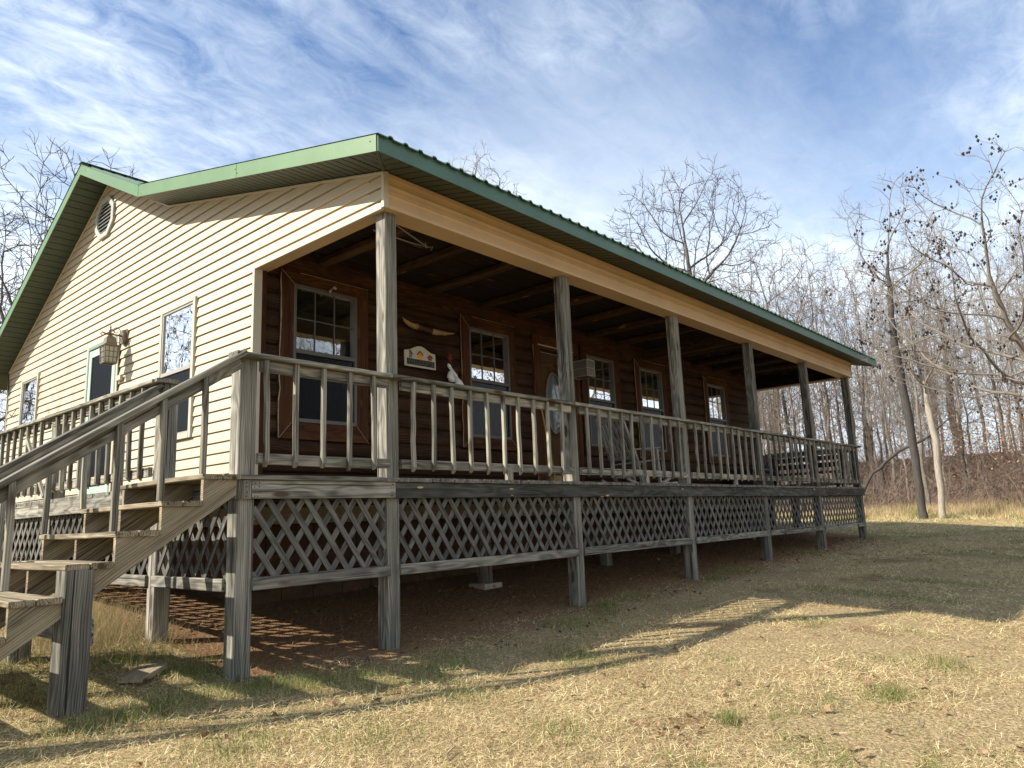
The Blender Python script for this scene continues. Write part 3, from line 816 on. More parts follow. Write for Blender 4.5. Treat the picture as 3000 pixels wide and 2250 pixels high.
# corner and frieze trims of the end wall
b = MB()
b.box(XL-.012, XL+.05, YF-.014, YF+.03, HB, pl(FB, YF)+.01)
b.box(XL-.013, XL+.09, D-.035, D+.01, -.36, HB+.004)
b.box(XL-.012, XL+.03, YB-.07, YB+.014, -.36, pl(FB, YB))
b.box(XL-.0105, XL+.03, YF+.031, D-.036, HB-.012, HB+.018)
for (p, q) in zip(FB, FB[1:]):
    y0, y1 = max(p[0], YF-.01), min(q[0], YB)
    b.beam((XL-.006, y0, pl(FB, y0)-.008), (XL-.006, y1, pl(FB, y1)-.008), .024, .026)
b.build('corner_trim', M['siding_trim'], house)
# porch beam: cladding profile, mitred into the end wall
def beamprof(b, x0, x1):
    P = [(.17, HB-.0), (YF-.012, HB), (YF-.012, HB+.036), (YF+.014, HB+.042), (YF+.012, HB+.13), (YF+.004, HB+.15), (YF-.012, HB+.156), (YF-.012, HB+.172),
         (YF+.018, HB+.184), (YF+.008, HB+.215), (YF-.004, HB+.238), (YF+.022, HB+.248), (YF+.018, HB+.31), (YF-.012, HB+.318), (YF-.012, HB+.352), (.17, HB+.352)]
    b.extr(P, 0, x0, x1)
b = MB(); beamprof(b, XL+.052, XR-.02); b.build('porch_beam', M['tan'], house)
b = MB(); b.box(XL+.01, .11, .172, D+.03, HB+.001, HB+.35); b.build('porch_beam', M['tan'], house)
b = MB(); b.box(XR-.17, XR-.012, .172, D+.03, HB+.001, HB+.03); b.build('porch_beam', M['tan'], house)
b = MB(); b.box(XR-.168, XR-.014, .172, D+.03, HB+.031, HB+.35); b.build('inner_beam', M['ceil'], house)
# ceiling boards and joists of the porch
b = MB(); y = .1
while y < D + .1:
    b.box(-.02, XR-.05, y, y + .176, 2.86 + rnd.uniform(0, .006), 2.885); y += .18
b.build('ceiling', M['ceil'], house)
for i, x in enumerate((.85, 1.72, 2.57, 3.66, 4.55, 5.5, 6.5, 7.45, 9.4, 10.4, 11.4, 12.4)):
    b = MB(); w = rnd.uniform(.10, .14)
    b.beam((x, .172, 2.80), (x + rnd.uniform(-.03, .03), D+.02, 2.805), w, .10, seg=8, warp=.012, ch=.02); b.build('joist', M['joist'], house)
b = MB(); b.box(8.33, 8.48, .172, D+.02, 2.60, 2.79); b.build('cross_beam', M['joist'], house)

# roof
RP = .174
def roof_sheet(b, y0, z0, y1, z1):
    x = OX0 - .022; P = []
    while x < OX1 + .02:
        P += [(x, 0), (x + RP*.62, 0), (x + RP*.72, .021), (x + RP*.9, .021)]
        x += RP
    P.append((x, 0)); P = [p for p in P if p[0] <= OX1 + .022]
    n = len(P)
    vs = [(px, y0, z0 + h) for px, h in P] + [(px, y1, z1 + h) for px, h in P] + [(px, y0, z0 + h - .012) for px, h in P]
    fs = [(i, i+1, n+i+1, n+i) for i in range(n-1)] + [(2*n+i, 2*n+i+1, i+1, i) for i in range(n-1)]
    b.add(vs, fs)
b = MB()
roof_sheet(b, -.545, 2.935 - .0105, 4.52, 4.195); roof_sheet(b, 4.52, 4.184, 6.82, 5.317); roof_sheet(b, 11.9, 2.655, 6.82, 5.318)
b.beam((OX0-.03, 6.82, 5.342), (OX1+.03, 6.82, 5.342), .14, .008)
b.build('roof', M['roof'], house)
def fascia(b, x):
    for (p, q), (u, v) in zip(zip(FB, FB[1:]), zip(FT, FT[1:])):
        a, c, d, e = (x, p[0], p[1]), (x, q[0], q[1]), (x, v[0], v[1]), (x, u[0], u[1])
        s = .012 if x < 5 else -.012
        vs = [a, c, d, e] + [(t[0] + s, t[1], t[2]) for t in (a, c, d, e)]
        b.add(vs, [(0, 1, 2, 3), (7, 6, 5, 4), (0, 4, 5, 1), (1, 5, 6, 2), (2, 6, 7, 3), (3, 7, 4, 0)])
b = MB(); fascia(b, OX0-.012); 
# screws and a lap joint
for (y, dz) in ((-.42, .10), (1.9, .05), (1.94, .1), (4.45, .03), (6.6, .1), (6.95, .1)):
    z = pl(FB, y) + dz; b.tube([(OX0-.0125, y, z), (OX0-.017, y, z)], .006, 6)
b.beam((OX0-.0135, 1.92, pl(FB, 1.92)), (OX0-.0135, 1.92, pl(FT, 1.92)), .004, .003, up=(1, 0, 0), ch=0)
b.beam((OX0-.0135, 4.545, pl(FB, 4.545)+.003), (OX0-.0135, 4.545, pl(FT, 4.545)), .004, .003, up=(1, 0, 0), ch=0)
b.build('fascia', M['fascia'], house)
b = MB(); fascia(b, OX1+.012); b.build('fascia', M['fascia'], house)
b = MB(); b.box(OX0, OX1, -.514, -.5, 2.773, 2.932, ch=.001); b.build('fascia', M['fascia_shaded'], house)
b = MB(); b.box(OX0, OX1, 11.861, 11.875, 2.507, 2.665, ch=.001); b.build('fascia', M['fascia'], house)
# soffits: panels with V grooves
def soffit_rake(b, x0, x1, ylo, yhi):
    L = .125; y = ylo
    while y < yhi - 1e-4:
        y1 = min(y + L, yhi)
        z = lambda q: pl(FB, q) + .012
        ya = y + .017
        if ya < y1:
            b.quad((x0, ya, z(ya)), (x1, ya, z(ya)), (x1, y1, z(y1)), (x0, y1, z(y1)))
        b.quad((x0, y, z(y)+.012), (x1, y, z(y)+.012), (x1, ya, z(ya)+.012), (x0, ya, z(ya)+.012))
        for q in (y, ya): b.quad((x0, q, z(q)), (x1, q, z(q)), (x1, q, z(q)+.012), (x0, q, z(q)+.012))
        y = y1
b = MB(); soffit_rake(b, OX0, XL+.01, YF, YB + .1)
x = XL + .0
zo = lambda y: pl(FB, y) + .012
while x < XR:                                   # eave soffit: panels running out from the wall
    x1 = min(x + .125, XR); xa = x + .017
    b.quad((xa, -.5, zo(-.5)), (x1, -.5, zo(-.5)), (x1, YF+.01, zo(YF)+.002), (xa, YF+.01, zo(YF)+.002))
    b.quad((x, -.5, zo(-.5)+.012), (xa, -.5, zo(-.5)+.012), (xa, YF+.01, zo(YF)+.014), (x, YF+.01, zo(YF)+.014))
    for q in (x, xa): b.quad((q, -.5, zo(-.5)), (q, YF+.01, zo(YF)), (q, YF+.01, zo(YF)+.014), (q, -.5, zo(-.5)+.012))
    x = x1
for k, xa in enumerate((OX0, OX1)):             # mitred corners
    s = 1 if k == 0 else -1; xw = XL if k == 0 else XR
    for i in range(4):
        t0, t1 = i/4, (i+1)/4 - .025
        y0, y1 = -.5 + .431*t0, -.5 + .431*t1; xa0, xa1 = xa + (xw-xa)*t0, xa + (xw-xa)*t1
        b.add([(xa, y0, zo(y0)), (xa0, y0, zo(y0)), (xa1, y1, zo(y1)), (xa, y1, zo(y1))], [(0, 1, 2, 3)])
        b.add([(xa0, -.5, zo(-.5)), (xa0, y0, zo(y0)), (xa1, y1, zo(y1)), (xa1, -.5, zo(-.5))], [(0, 1, 2, 3)])
    b.add([(xa, -.5, zo(-.5)+.01), (xw, -.5, zo(-.5)+.01), (xw, YF, zo(YF)+.01), (xa, YF, zo(YF)+.01)], [(0, 1, 2, 3)])
    b.beam((xa + s*.01, -.49, zo(-.49)-.004), (xw, YF, zo(YF)-.004), .03, .012)
soffit_rake(b, XR-.01, OX1, YF, YB + .1)
for q in (YB,): b.quad((OX0, YB, pl(FB, YB)+.012), (OX1, YB, pl(FB, YB)+.012), (OX1, 11.86, FB[-1][1]+.012), (OX0, 11.86, FB[-1][1]+.012))
b.build('soffit', M['soffit'], house)

# log wall: rounded half logs, cut round the openings
WIN = [(.44, 1.35, .80, 2.46), (3.385, 4.27, .79, 2.44), (6.36, 7.22, .80, 2.44), (8.13, 8.98, .80, 2.44), (10.98, 11.84, .80, 2.44)]
DOOR = (5.04, 5.98, .0, 2.36)
b = MB(); z = .0; LH = .2105
prof = []
while z < 2.62:
    for k in range(9):
        a = k/8; o = .052 * math.sqrt(max(0, 1 - abs(2*a-1)**2.0)) if 0 < k < 8 else 0
        prof.append((z + LH*a, o))
    z += LH
prof = [(min(p, 2.62), o) for p, o in prof]
strips(b, prof, lambda z: XL+.09, lambda z: XR-.02, lambda x, z, o: (x, D + .052 - o, z), WIN + [DOOR])
# grain coordinates run along each log
b.g = [(p[0] + 7.3*math.floor(p[1]/LH + 1e-4), p[1]*.5, 0) for p in b.g]
b.sm = [True]*len(b.f)
b.build('log_wall', M['log'], house)
b = MB()
b.box(XL+.09, XR-.02, D-.002, D+.03, 2.61, 2.86)
b.box(XL+.091, XL+.16, D-.012, D+.02, .0, 2.61, seg=6, warp=.004)
b.box(XR-.12, XR-.021, D-.012, D+.02, .0, 2.61)
b.build('wall_plank', M['trim'], house)
# dark rooms behind the openings
b = MB(); x0, x1, y0, y1, z0, z1 = XL+.04, XR-.04, D+.09, YB-.1, .0, 2.75
for q in (((x0,y0,z0),(x1,y0,z0),(x1,y1,z0),(x0,y1,z0)), ((x0,y0,z1),(x1,y0,z1),(x1,y1,z1),(x0,y1,z1)), ((x0,y1,z0),(x1,y1,z0),(x1,y1,z1),(x0,y1,z1)), ((x1,y0,z0),(x1,y1,z0),(x1,y1,z1),(x1,y0,z1))): b.quad(*q)
b.build('room_lining', M['inside'], house)

def wavy(x0, z0, x1, z1, n, amp, nx, nz):
    return [(x0+(x1-x0)*i/n + nx*rnd.uniform(-amp, amp), z0+(z1-z0)*i/n + nz*rnd.uniform(-amp, amp)) for i in range(n+1)]
def porch_window(w, tr, cover, caulk=False):
    x0, x1, z0, z1 = w; zm = 1.645; m = M['darkframe']
    b = MB(); f = .035
    ya, yb = D-.035, D+.05
    b.box(x0, x0+f, ya, yb, z0, z1); b.box(x1-f, x1, ya, yb, z0, z1); b.box(x0+f, x1-f, ya+.002, yb, z0, z0+f+.01); b.box(x0+f, x1-f, ya+.002, yb, z1-f, z1)
    b.box(x0+f, x1-f, ya-.004, yb-.02, zm-.028, zm+.022)
    gx = [(x0+f) + (x1-x0-2*f)*i/3 for i in (1, 2)]
    for g in gx: b.box(g-.006, g+.006, D+.004, D+.012, zm+.022, z1-f, ch=.001)
    b.box(x0+f, x1-f, D+.003, D+.011, (zm+z1)/2-.006, (zm+z1)/2+.006, ch=.001)
    win = b.build('window', m, house)
    b = MB(); b.box(x0+f, x1-f, D+.016, D+.020, zm+.02, z1-f, ch=0); b.build('pane', M['glass'], win)
    b = MB(); b.box(x0+f, x1-f, D-.004, D-.001, z0+f, zm-.026, ch=0); b.build('screen', M['screen'], win)
    yc = D+.055
    if cover == 'blind':
        b = MB(); z = z1-.05
        b.box(x0+f, x1-f, yc, yc+.03, z1-.075, z1-.035)
        zlow = zm + .26
        while z > zlow: b.beam((x0+f+.01, yc+.015, z), (x1-f-.01, yc+.015, z), .024, .002, up=(0, .6, .8), ch=0); z -= .024
        b.box(x0+f, x1-f, yc, yc+.03, zlow-.03, zlow)
        b.build('blind', M['blind'], win)
        b = MB()
        for xa in (x0+f+.01, x1-f-.20):
            n = 6
            for i in range(n):
                a = xa + .19*i/n; b.quad((a, yc+.05+.02*(i % 2), z0), (a+.19/n, yc+.05+.02*((i+1) % 2), z0), (a+.19/n, yc+.05+.02*((i+1) % 2), z1), (a, yc+.05+.02*(i % 2), z1))
        b.build('curtain', M['curtain'], win)
    else:
        b = MB(); n = 22
        for i in range(n):
            a = x0 + (x1-x0)*i/n; c = x0 + (x1-x0)*(i+1)/n
            b.quad((a, yc+.02*(i % 2), z0), (c, yc+.02*((i+1) % 2), z0), (c, yc+.02*((i+1) % 2), z1), (a, yc+.02*(i % 2), z1))
        z = z1-.05
        b.build('curtain', M['curtaindk'], win)
        b = MB()
        while z > zm+.18: b.beam((x0+f+.01, yc-.02, z), (x1-f-.01, yc-.02, z), .024, .002, up=(0, .6, .8), ch=0); z -= .024
        b.build('blind', M['curtaindk'], win)
    X0, X1, Z0, Z1 = tr
    y0, y1 = D-.028, D+.03
    b = MB()
    L = wavy(X0, Z0, X0, Z1, 14, .010, 1, 0); L[0] = (X0, Z0); L[-1] = (X0, Z1)
    b.extr([(x0, z0)] + L[::1] + [(x0, z1)], 1, y0, y1, 2)
    b.extr([(X1, Z0), (x1, z0), (x1, z1), (X1, Z1)], 1, y0, y1, 2)
    b.extr([(X0+.004, Z1), (x0+.003, z1+.001), (x1-.003, z1+.001), (X1-.004, Z1)], 1, y0+.003, y1, 0)
    b.extr([(X0+.004, Z0), (X1-.004, Z0), (x1-.003, z0-.001), (x0+.003, z0-.001)], 1, y0+.003, y1, 0)
    b.build('casing', M['trim'], win)
    if caulk:
        for pts_, rd in (([(q[0]-.004, D-.026, q[1]) for q in L], [rnd.uniform(.003, .009) for _ in L]), ([(x1, D-.029, z0), (X1, D-.029, Z0)], .0035),
                         ([(x0, D-.029, z0), (X0, D-.029, Z0)], .0035), ([(X0+.2*(X1-X0), D-.03, Z1+.004), (X1, D-.03, Z1+.003)], .004), ([(x0, D-.029, z1), (X0, D-.029, Z1)], .0035)):
            b = MB(); b.tube(pts_, rd, 5); b.build('caulk_bead', M['caulk'], win)
porch_window(WIN[0], (.27, 1.53, .60, 2.60), 'curtain', True)
porch_window(WIN[1], (3.22, 4.42, .63, 2.60), 'curtain', True)
porch_window(WIN[2], (6.19, 7.42, .64, 2.60), 'blind')
porch_window(WIN[3], (7.97, 9.16, .64, 2.59), 'blind', True)
porch_window(WIN[4], (10.83, 12.02, .64, 2.60), 'blind', True)

# front door with an oval light
b = MB(); x0, x1, z1 = DOOR[0], DOOR[1], DOOR[3]; ya, yb = D+.0, D+.13
b.box(x0-.04, x0+.03, D-.02, yb, 0, z1); b.box(x1-.03, x1+.04, D-.02, yb, 0, z1); b.box(x0-.04, x1+.04, D-.021, yb, z1+.001, z1+.05)
dr = b.build('front_door', M['trim'], house)
cx, cz, ra, rb = 5.51, 1.50, .205, .50
b = MB(); N = 40; yd = D + .075
ov = [(cx + (ra+.05)*math.sin(2*math.pi*i/N), cz + (rb+.05)*math.cos(2*math.pi*i/N)) for i in range(N)]
def outer(p):
    dx, dz = p[0]-cx, p[1]-cz; hx, h1, h0 = (x1-x0-.06)/2, 2.33-cz, cz-.03
    t = min(hx/abs(dx) if abs(dx) > 1e-6 else 9e9, (h1/dz if dz > 1e-6 else (h0/-dz if dz < -1e-6 else 9e9)))
    return (cx + dx*t, cz + dz*t)
rect = [outer(p) for p in ov]
for i in range(N):
    j = (i+1) % N
    b.quad((ov[i][0], yd, ov[i][1]), (ov[j][0], yd, ov[j][1]), (rect[j][0], yd, rect[j][1]), (rect[i][0], yd, rect[i][1]), [(q[1], q[0], 0) for q in (ov[i], ov[j], rect[j], rect[i])])
for (hx, hz) in ((x0+.03, .03), (x1-.03, .03), (x0+.03, 2.33), (x1-.03, 2.33)):
    pass
b.quad((x0+.03, yd+.002, .03), (x1-.03, yd+.002, .03), (x1-.03, yd+.002, .62), (x0+.03, yd+.002, .62), [(.03, 0, 0), (.03, .9, 0), (.62, .9, 0), (.62, 0, 0)])
b.quad((x0+.03, yd+.002, 2.33), (x1-.03, yd+.002, 2.33), (x1-.03, yd+.002, 2.1), (x0+.03, yd+.002, 2.1), [(.03, 0, 0), (.03, .9, 0), (.62, .9, 0), (.62, 0, 0)])
for (pa, pc) in ((x0+.13, cx-.05), (cx+.05, x1-.13)):          # raised panels
    b.box(pa, pc, yd-.012, yd+.01, .16, .62, ch=.01); b.box(pa, pc, yd-.012, yd+.01, 2.08, 2.22, ch=.01)
def ring(k0, k1, y, rad): return [(cx + (ra+k1)*math.sin(2*math.pi*i/N), y, cz + (rb+k1)*math.cos(2*math.pi*i/N)) for i in range(N+1)]
b.tube(ring(0, .05, yd-.004, 0), .016, 6, cap=False); b.tube(ring(0, .10, yd-.003, 0), .008, 5, cap=False)
lf = b.build('door_leaf', M['door'], dr)
b = MB(); b.add([(cx, yd+.01, cz)] + [(q[0], yd+.01, q[1]) for q in ov], [(0, (i+1) % N+1, i+1) for i in range(N)])
b.build('oval_light', M['glass'], dr)
b = MB(); b.tube(ring(0, .012, yd+.002, 0), .008, 5, cap=False)
for k in (-1, 1):
    b.tube([(cx, yd+.004, cz+rb), (cx+k*.05, yd+.004, cz+.2), (cx+k*.10, yd+.004, cz+.02), (cx, yd+.004, cz-.22), (cx+k*.04, yd+.004, cz-rb)], .004, 4)
    b.tube([(cx+k*ra, yd+.004, cz+.1), (cx+k*.1, yd+.004, cz+.02), (cx+k*ra*.9, yd+.004, cz-.18)], .004, 4)
b.build('leaded_bars', M['frame'], dr)
b = MB(); b.quad((x0, yd+.05, .0), (x1, yd+.05, 0), (x1, yd+.05, 2.4), (x0, yd+.05, 2.4)); b.build('inner_curtain', M['curtain'], dr)
b = MB(); b.box(x0+.03, x1-.03, D+.01, D+.12, .0, .028); b.build('sill', M['kick'], dr)
b = MB(); b.box(x0-.04, x1-.0, D-.03, D-.021, 2.408, 2.43); b.build('head_strip', M['siding_trim'], dr)
b = MB(); b.box(x0-.16, x0-.041, D-.028, D+.03, .0, 2.58, seg=10, warp=.006); b.box(x1+.041, x1+.15, D-.028, D+.03, .0, 2.58, seg=8, warp=.004); b.box(x0-.04, x1+.04, D-.026, D+.03, 2.43, 2.58)
b.build('casing', M['trim'], dr)
b = MB(); b.tube([(x0-.165, D-.026, .1+.2*i+rnd.uniform(-.05, .05)) if False else (x0-.163+rnd.uniform(-.006, .006), D-.024, .2*i) for i in range(13)], [rnd.uniform(.003, .008) for i in range(13)], 5)
b.build('caulk_bead', M['caulk'], dr)

# end wall windows and side door
def side_window(y0, y1, z0, z1, zm, cover):
    b = MB(); xo = XL-.032
    b.box(xo, XL+.02, y0-.055, y0, z0-.06, z1+.05); b.box(xo, XL+.02, y1, y1+.055, z0-.06, z1+.05)
    b.box(xo-.002, XL+.02, y0, y1, z1, z1+.052); b.box(xo-.004, XL+.02, y0, y1, z0-.062, z0)
    w = b.build('window', M['siding_trim'], house)
    b = MB(); f = .03
    b.box(XL-.022, XL+.03, y0, y0+f, z0, z1); b.box(XL-.022, XL+.03, y1-f, y1, z0, z1); b.box(XL-.021, XL+.03, y0+f, y1-f, z1-f, z1); b.box(XL-.021, XL+.03, y0+f, y1-f, z0, z0+f)
    b.box(XL-.026, XL+.02, y0+f, y1-f, zm-.03, zm+.02)
    b.build('sash', M['frame'], w)
    b = MB(); b.box(XL-.004, XL-.001, y0+f, y1-f, zm+.02, z1-f, ch=0); b.build('pane', M['glass'], w)
    b = MB(); b.box(XL-.006, XL-.003, y0+f, y1-f, z0+f, zm-.03, ch=0); b.build('screen', M['screen'] if cover else M['glass'], w)
    b = MB(); n = 26
    for i in range(n):
        a = y0 + (y1-y0)*i/n; c = y0 + (y1-y0)*(i+1)/n
        b.quad((XL+.07+.02*(i % 2), a, zm-.1), (XL+.07+.02*((i+1) % 2), c, zm-.1), (XL+.07+.02*((i+1) % 2), c, z1), (XL+.07+.02*(i % 2), a, z1))
    b.build('curtain', M['curtain'], w)
    b = MB(); b.quad((XL+.14, y0, z0), (XL+.14, y1, z0), (XL+.14, y1, z1), (XL+.14, y0, z1)); b.build('inner_curtain', M['curtaindk'], w)
    return w
w = side_window(3.68, 4.555, .79, 2.47, 1.63, True)
b = MB(); b.box(XL+.03, XL+.036, 3.78, 4.25, .83, 1.28); b.build('yellow_card', M['yellow'], w)
side_window(9.58, 10.40, 1.60, 2.42, 1.60, False)
b = MB(); y0, y1, z1 = 6.08, 7.12, 2.43; xo = XL-.035
b.box(xo, XL+.02, y0-.045, y0, 0, z1+.05); b.box(xo, XL+.02, y1, y1+.045, 0, z1+.05); b.box(xo-.002, XL+.02, y0, y1, z1, z1+.055)
sd = b.build('side_door', M['greendark'], house)
b = MB(); b.box(xo+.005, XL, y0+.01, y0+.11, .03, z1-.02); b.box(xo+.005, XL, y1-.11, y1-.01, .03, z1-.02); b.box(xo+.006, XL, y0+.11, y1-.11, z1-.13, z1-.02); b.box(xo+.006, XL, y0+.11, y1-.11, .03, .30); b.box(xo+.004, XL+.003, y0+.11, y1-.11, 1.05, 1.13)
b.build('storm_frame', M['greenframe'], sd)
b = MB(); b.box(XL-.016, XL-.013, y0+.11, y1-.11, .30, z1-.13, ch=0); b.build('storm_glass', M['screen'], sd)
b = MB(); b.box(XL+.05, XL+.09, y0, y1, 0, z1); b.build('door_leaf', M['greyblue'], sd)
b = MB(); t0, t1, t2 = (XL+.035, 6.48, 1.78), (XL+.035, 6.92, 1.72), (XL+.035, 6.68, 2.18)
for a, c in ((t0, t1), (t1, t2), (t2, t0)): b.beam(a, c, .01, .035, up=(0, 0, 1))
b.beam((XL+.034, 6.70, 1.74), (XL+.034, 6.6, 2.0), .01, .02); b.build('triangle_ornament', M['signwood'], sd)
b = MB(); b.box(xo+.003, xo+.02, y0-.10, y0-.046, 0, z1+.05); b.box(xo+.003, xo+.02, y1+.046, y1+.1, 0, z1+.05); b.build('side_trim', M['siding_trim'], sd)
# gable vent
b = MB(); cy, cz, hw, hh = 6.86, 4.565, .36, .33
oc = [(-.42, 1), (.42, 1), (1, .42), (1, -.42), (.42, -1), (-.42, -1), (-1, -.42), (-1, .42)]
def octo(k): return [(cy + a*hw*k, cz + c*hh*k) for a, c in oc]
O, I = octo(1.0), octo(.76)
for i in range(8):
    j = (i+1) % 8; P = [O[i], O[j], I[j], I[i]]
    b.extr([(q[0], q[1]) for q in P], 0, XL-.04, XL+.01)
vent = b.build('gable_vent', M['vent'], house)
b = MB()
for k in range(8):
    z = cz - hh*.66 + k*hh*1.32/7
    lim = min(.76*hw, .76*hw*(1.0 - max(0, abs(z-cz)/hh/.76 - .42)))
    b.beam((XL-.022, cy-lim, z), (XL-.022, cy+lim, z), .024, .008, up=(-.45, 0, .9), ch=.001)
b.build('louver', M['vent'], vent)
b = MB(); b.add([(XL-.012, q[0], q[1]) for q in octo(.8)], [tuple(range(8))]); b.build('vent_back', M['ventdark'], vent)
# cable clipped to the back corner
b = MB(); b.tube([(XL-.02, 11.33, 2.75), (XL-.03, 11.25, 2.3), (XL-.04, 11.1, 1.95), (XL-.03, 10.9, 1.85), (XL-.03, 10.6, 1.98)], .007, 5)
b.tube([(XL-.03, 11.2, 2.6), (XL-.03, 11.28, 2.0), (XL-.03, 11.3, .3)], .006, 5); b.build('cable', M['black'], house)

# ------------------------------------------------------------------ porch
porch = empty('porch', (-1.42, 0, -1.49), 'weathered wooden porch deck with posts, railings and lattice skirt along the house', 'porch')
PX = [0.0, 2.76, 5.50, 8.19, 10.86, 13.52]
W = .14
def post(x, y, z1, z0=None, w=W, m='grey'):
    g = GZ(x+w/2, y+w/2) - .15
    b = MB(); zz = (g if z0 is None else z0)
    b.beam((x+w/2, y+w/2, zz), (x+w/2 + rnd.uniform(-.004, .004), y+w/2, z1), w, w, up=(0, 1, 0), ch=.006, seg=14, warp=.003)
    return b.build('post', M[m], porch)
for x in PX: post(x, 0, HB)
post(-1.421, 0, .895)
for y in (1.34, 4.05, 6.75, 9.45): post(-1.421, y, .86 if y > 1.5 else .90)
for x in (2.72, 5.45, 7.6, 10.8, 13.45):                    # inner row under the deck
    post(x, 1.42, -.18, GZ(x, 1.45) - .05)
for x in (2.72,):
    b = MB(); b.box(x-.10, x+.22, 1.34, 1.62, GZ(x, 1.45)-.08, GZ(x, 1.45)+.055); b.build('footing', M['concrete'], porch)
post(13.52, 2.05, .9)
# deck boards
b = MB(); x = -.06
while x < 13.66:
    b.box(x, x+.134, -.062 + rnd.uniform(-.006, .006), D+.0, -.036 + rnd.uniform(-.002, .002), rnd.uniform(-.003, .001)); x += .1395
y = 0
x = -.064
b.box(-1.46, -.066, -.062, .078, -.037, 0); y = .083
while y < 11.2:
    b.box(-1.462 + rnd.uniform(-.004, .004), -.066, y, y+.134, -.037, rnd.uniform(-.003, .001)); y += .1395
b.build('deck_boards', M['grey'], porch)
# rims and joists
z0, z1 = -.18, -.038
for i, (xa, xb) in enumerate(((-1.325, .062), (.066, 4.0), (4.004, 7.95), (7.954, 11.2), (11.204, 13.70))):
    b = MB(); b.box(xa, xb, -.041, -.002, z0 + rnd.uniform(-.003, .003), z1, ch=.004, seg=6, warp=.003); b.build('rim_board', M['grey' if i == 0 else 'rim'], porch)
b = MB(); b.box(-1.46, -1.328, -.041, -.002, z0, z1); b.build('rim_board', M['grey'], porch)
for i, (ya, yb) in enumerate(((-.0, 1.9), (1.904, 4.3), (4.304, 7.4), (7.404, 11.1))):
    b = MB(); b.box(-1.462, -1.424, ya, yb, z0, z1, seg=5, warp=.003); b.build('rim_board', M['grey'], porch)
b = MB(); b.box(13.66, 13.70, -.002, D, z0, z1); b.build('rim_board', M['rim'], porch)
b = MB(); x = .6
while x < 13.5: b.box(x, x+.038, .0, D, z0, z1-.001); x += .6
y = .5
while y < 11: b.box(-1.42, -.08, y, y+.038, z0, z1-.001); y += .6
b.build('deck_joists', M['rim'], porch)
# nails on the first rim
for x in (-1.30, -1.27, -1.37, .03, .02):
    for z in (-.06, -.09, -.13, -.16):
        b = MB(); xn = x+rnd.uniform(-.01, .01); b.tube([(xn, -.0405, z), (xn, -.0445, z)], .0045, 6); b.build('nail', M['brass'], porch)

def railing(p0, p1, bal, n0, out, cap=(0, 0), mat='rail'):
    """straight rail between posts; out: unit vector pointing outward"""
    p0, p1, out = Vector(p0), Vector(p1), Vector(out); d = (p1-p0).normalized()
    q = lambda t, o, z: p0 + d*t + out*o + Vector((0, 0, z))
    L = (p1-p0).length
    b = MB(); b.beam(q(-cap[0], .026, .915), q(L+cap[1], .026, .915), .14, .036, seg=8, warp=.004, ch=.005)
    root = b.build('railing', M[mat], porch)
    b = MB(); b.beam(q(.01, .021, .85), q(L-.01, .021, .85), .037, .085, seg=6, warp=.004); b.build('top_rail', M[mat], root)
    b = MB(); b.beam(q(.0, .021, .125), q(L, .021, .125), .037, .085, seg=6, warp=.005); b.build('bottom_rail', M[mat], root)
    for t in bal:
        b = MB(); j = rnd.uniform(-.006, .006)
        a = q(t + j, .059, rnd.uniform(.045, .065)); c = q(t - j + rnd.uniform(-.005, .005), .059, .893)
        # end cut on a slant
        b.beam(a, c, .038, .036, up=out, seg=6, warp=.004 if rnd.random() < .75 else .012, twist=rnd.uniform(-.12, .12))
        for k in range(8):
            v = Vector(b.v[k]); s = (v - a).dot(out); b.v[k] = tuple(v + Vector((0, 0, .022 + s*1.1)))
        b.build('baluster', M['rail'], root)
    return root
F = (0, -1, 0)
railing((-1.281, 0, 0), (0, 0, 0), [.05, .31, .57, .83, 1.09], 0, F, (.22, .0))
for i, (a, c) in enumerate(zip(PX, PX[1:])):
    r = railing((a+W, 0, 0), (c, 0, 0), [.13 + .25*k for k in range(11) if .13 + .25*k < c-a-W-.03], 0, F, (.135, .0 if i < 4 else .15))
    b = MB(); xm = (a+c+W)/2 + .0; b.box(xm+.12, xm+.21, -.045, -.002, .001, .115); b.build('rail_block', M['rail'], r)
Ls = (-1, 0, 0)
railing((-1.421, 1.48, 0), (-1.421, 4.05, 0), [.13 + .247*k for k in range(10)], 0, Ls, (.12, .07))
railing((-1.421, 4.19, 0), (-1.421, 6.75, 0), [.12 + .247*k for k in range(10)], 0, Ls, (.06, .07))
railing((-1.421, 6.89, 0), (-1.421, 9.45, 0), [.12 + .247*k for k in range(10)], 0, Ls, (.06, .07))
railing((13.66, .14, 0), (13.66, 2.05, 0), [.12 + .27*k for k in range(7)], 0, (1, 0, 0), (.0, .1))
# the loose slanting slat on the side railing
b = MB(); b.beam((-1.50, 4.75, .74), (-1.50, 4.02, .03), .036, .036); b.build('loose_slat', M['rail'], porch)
b = MB(); b.box(-1.50, -1.30, 1.30, 1.52, .902, .938, seg=3, warp=.004); b.build('newel_cap', M['rail'], porch)

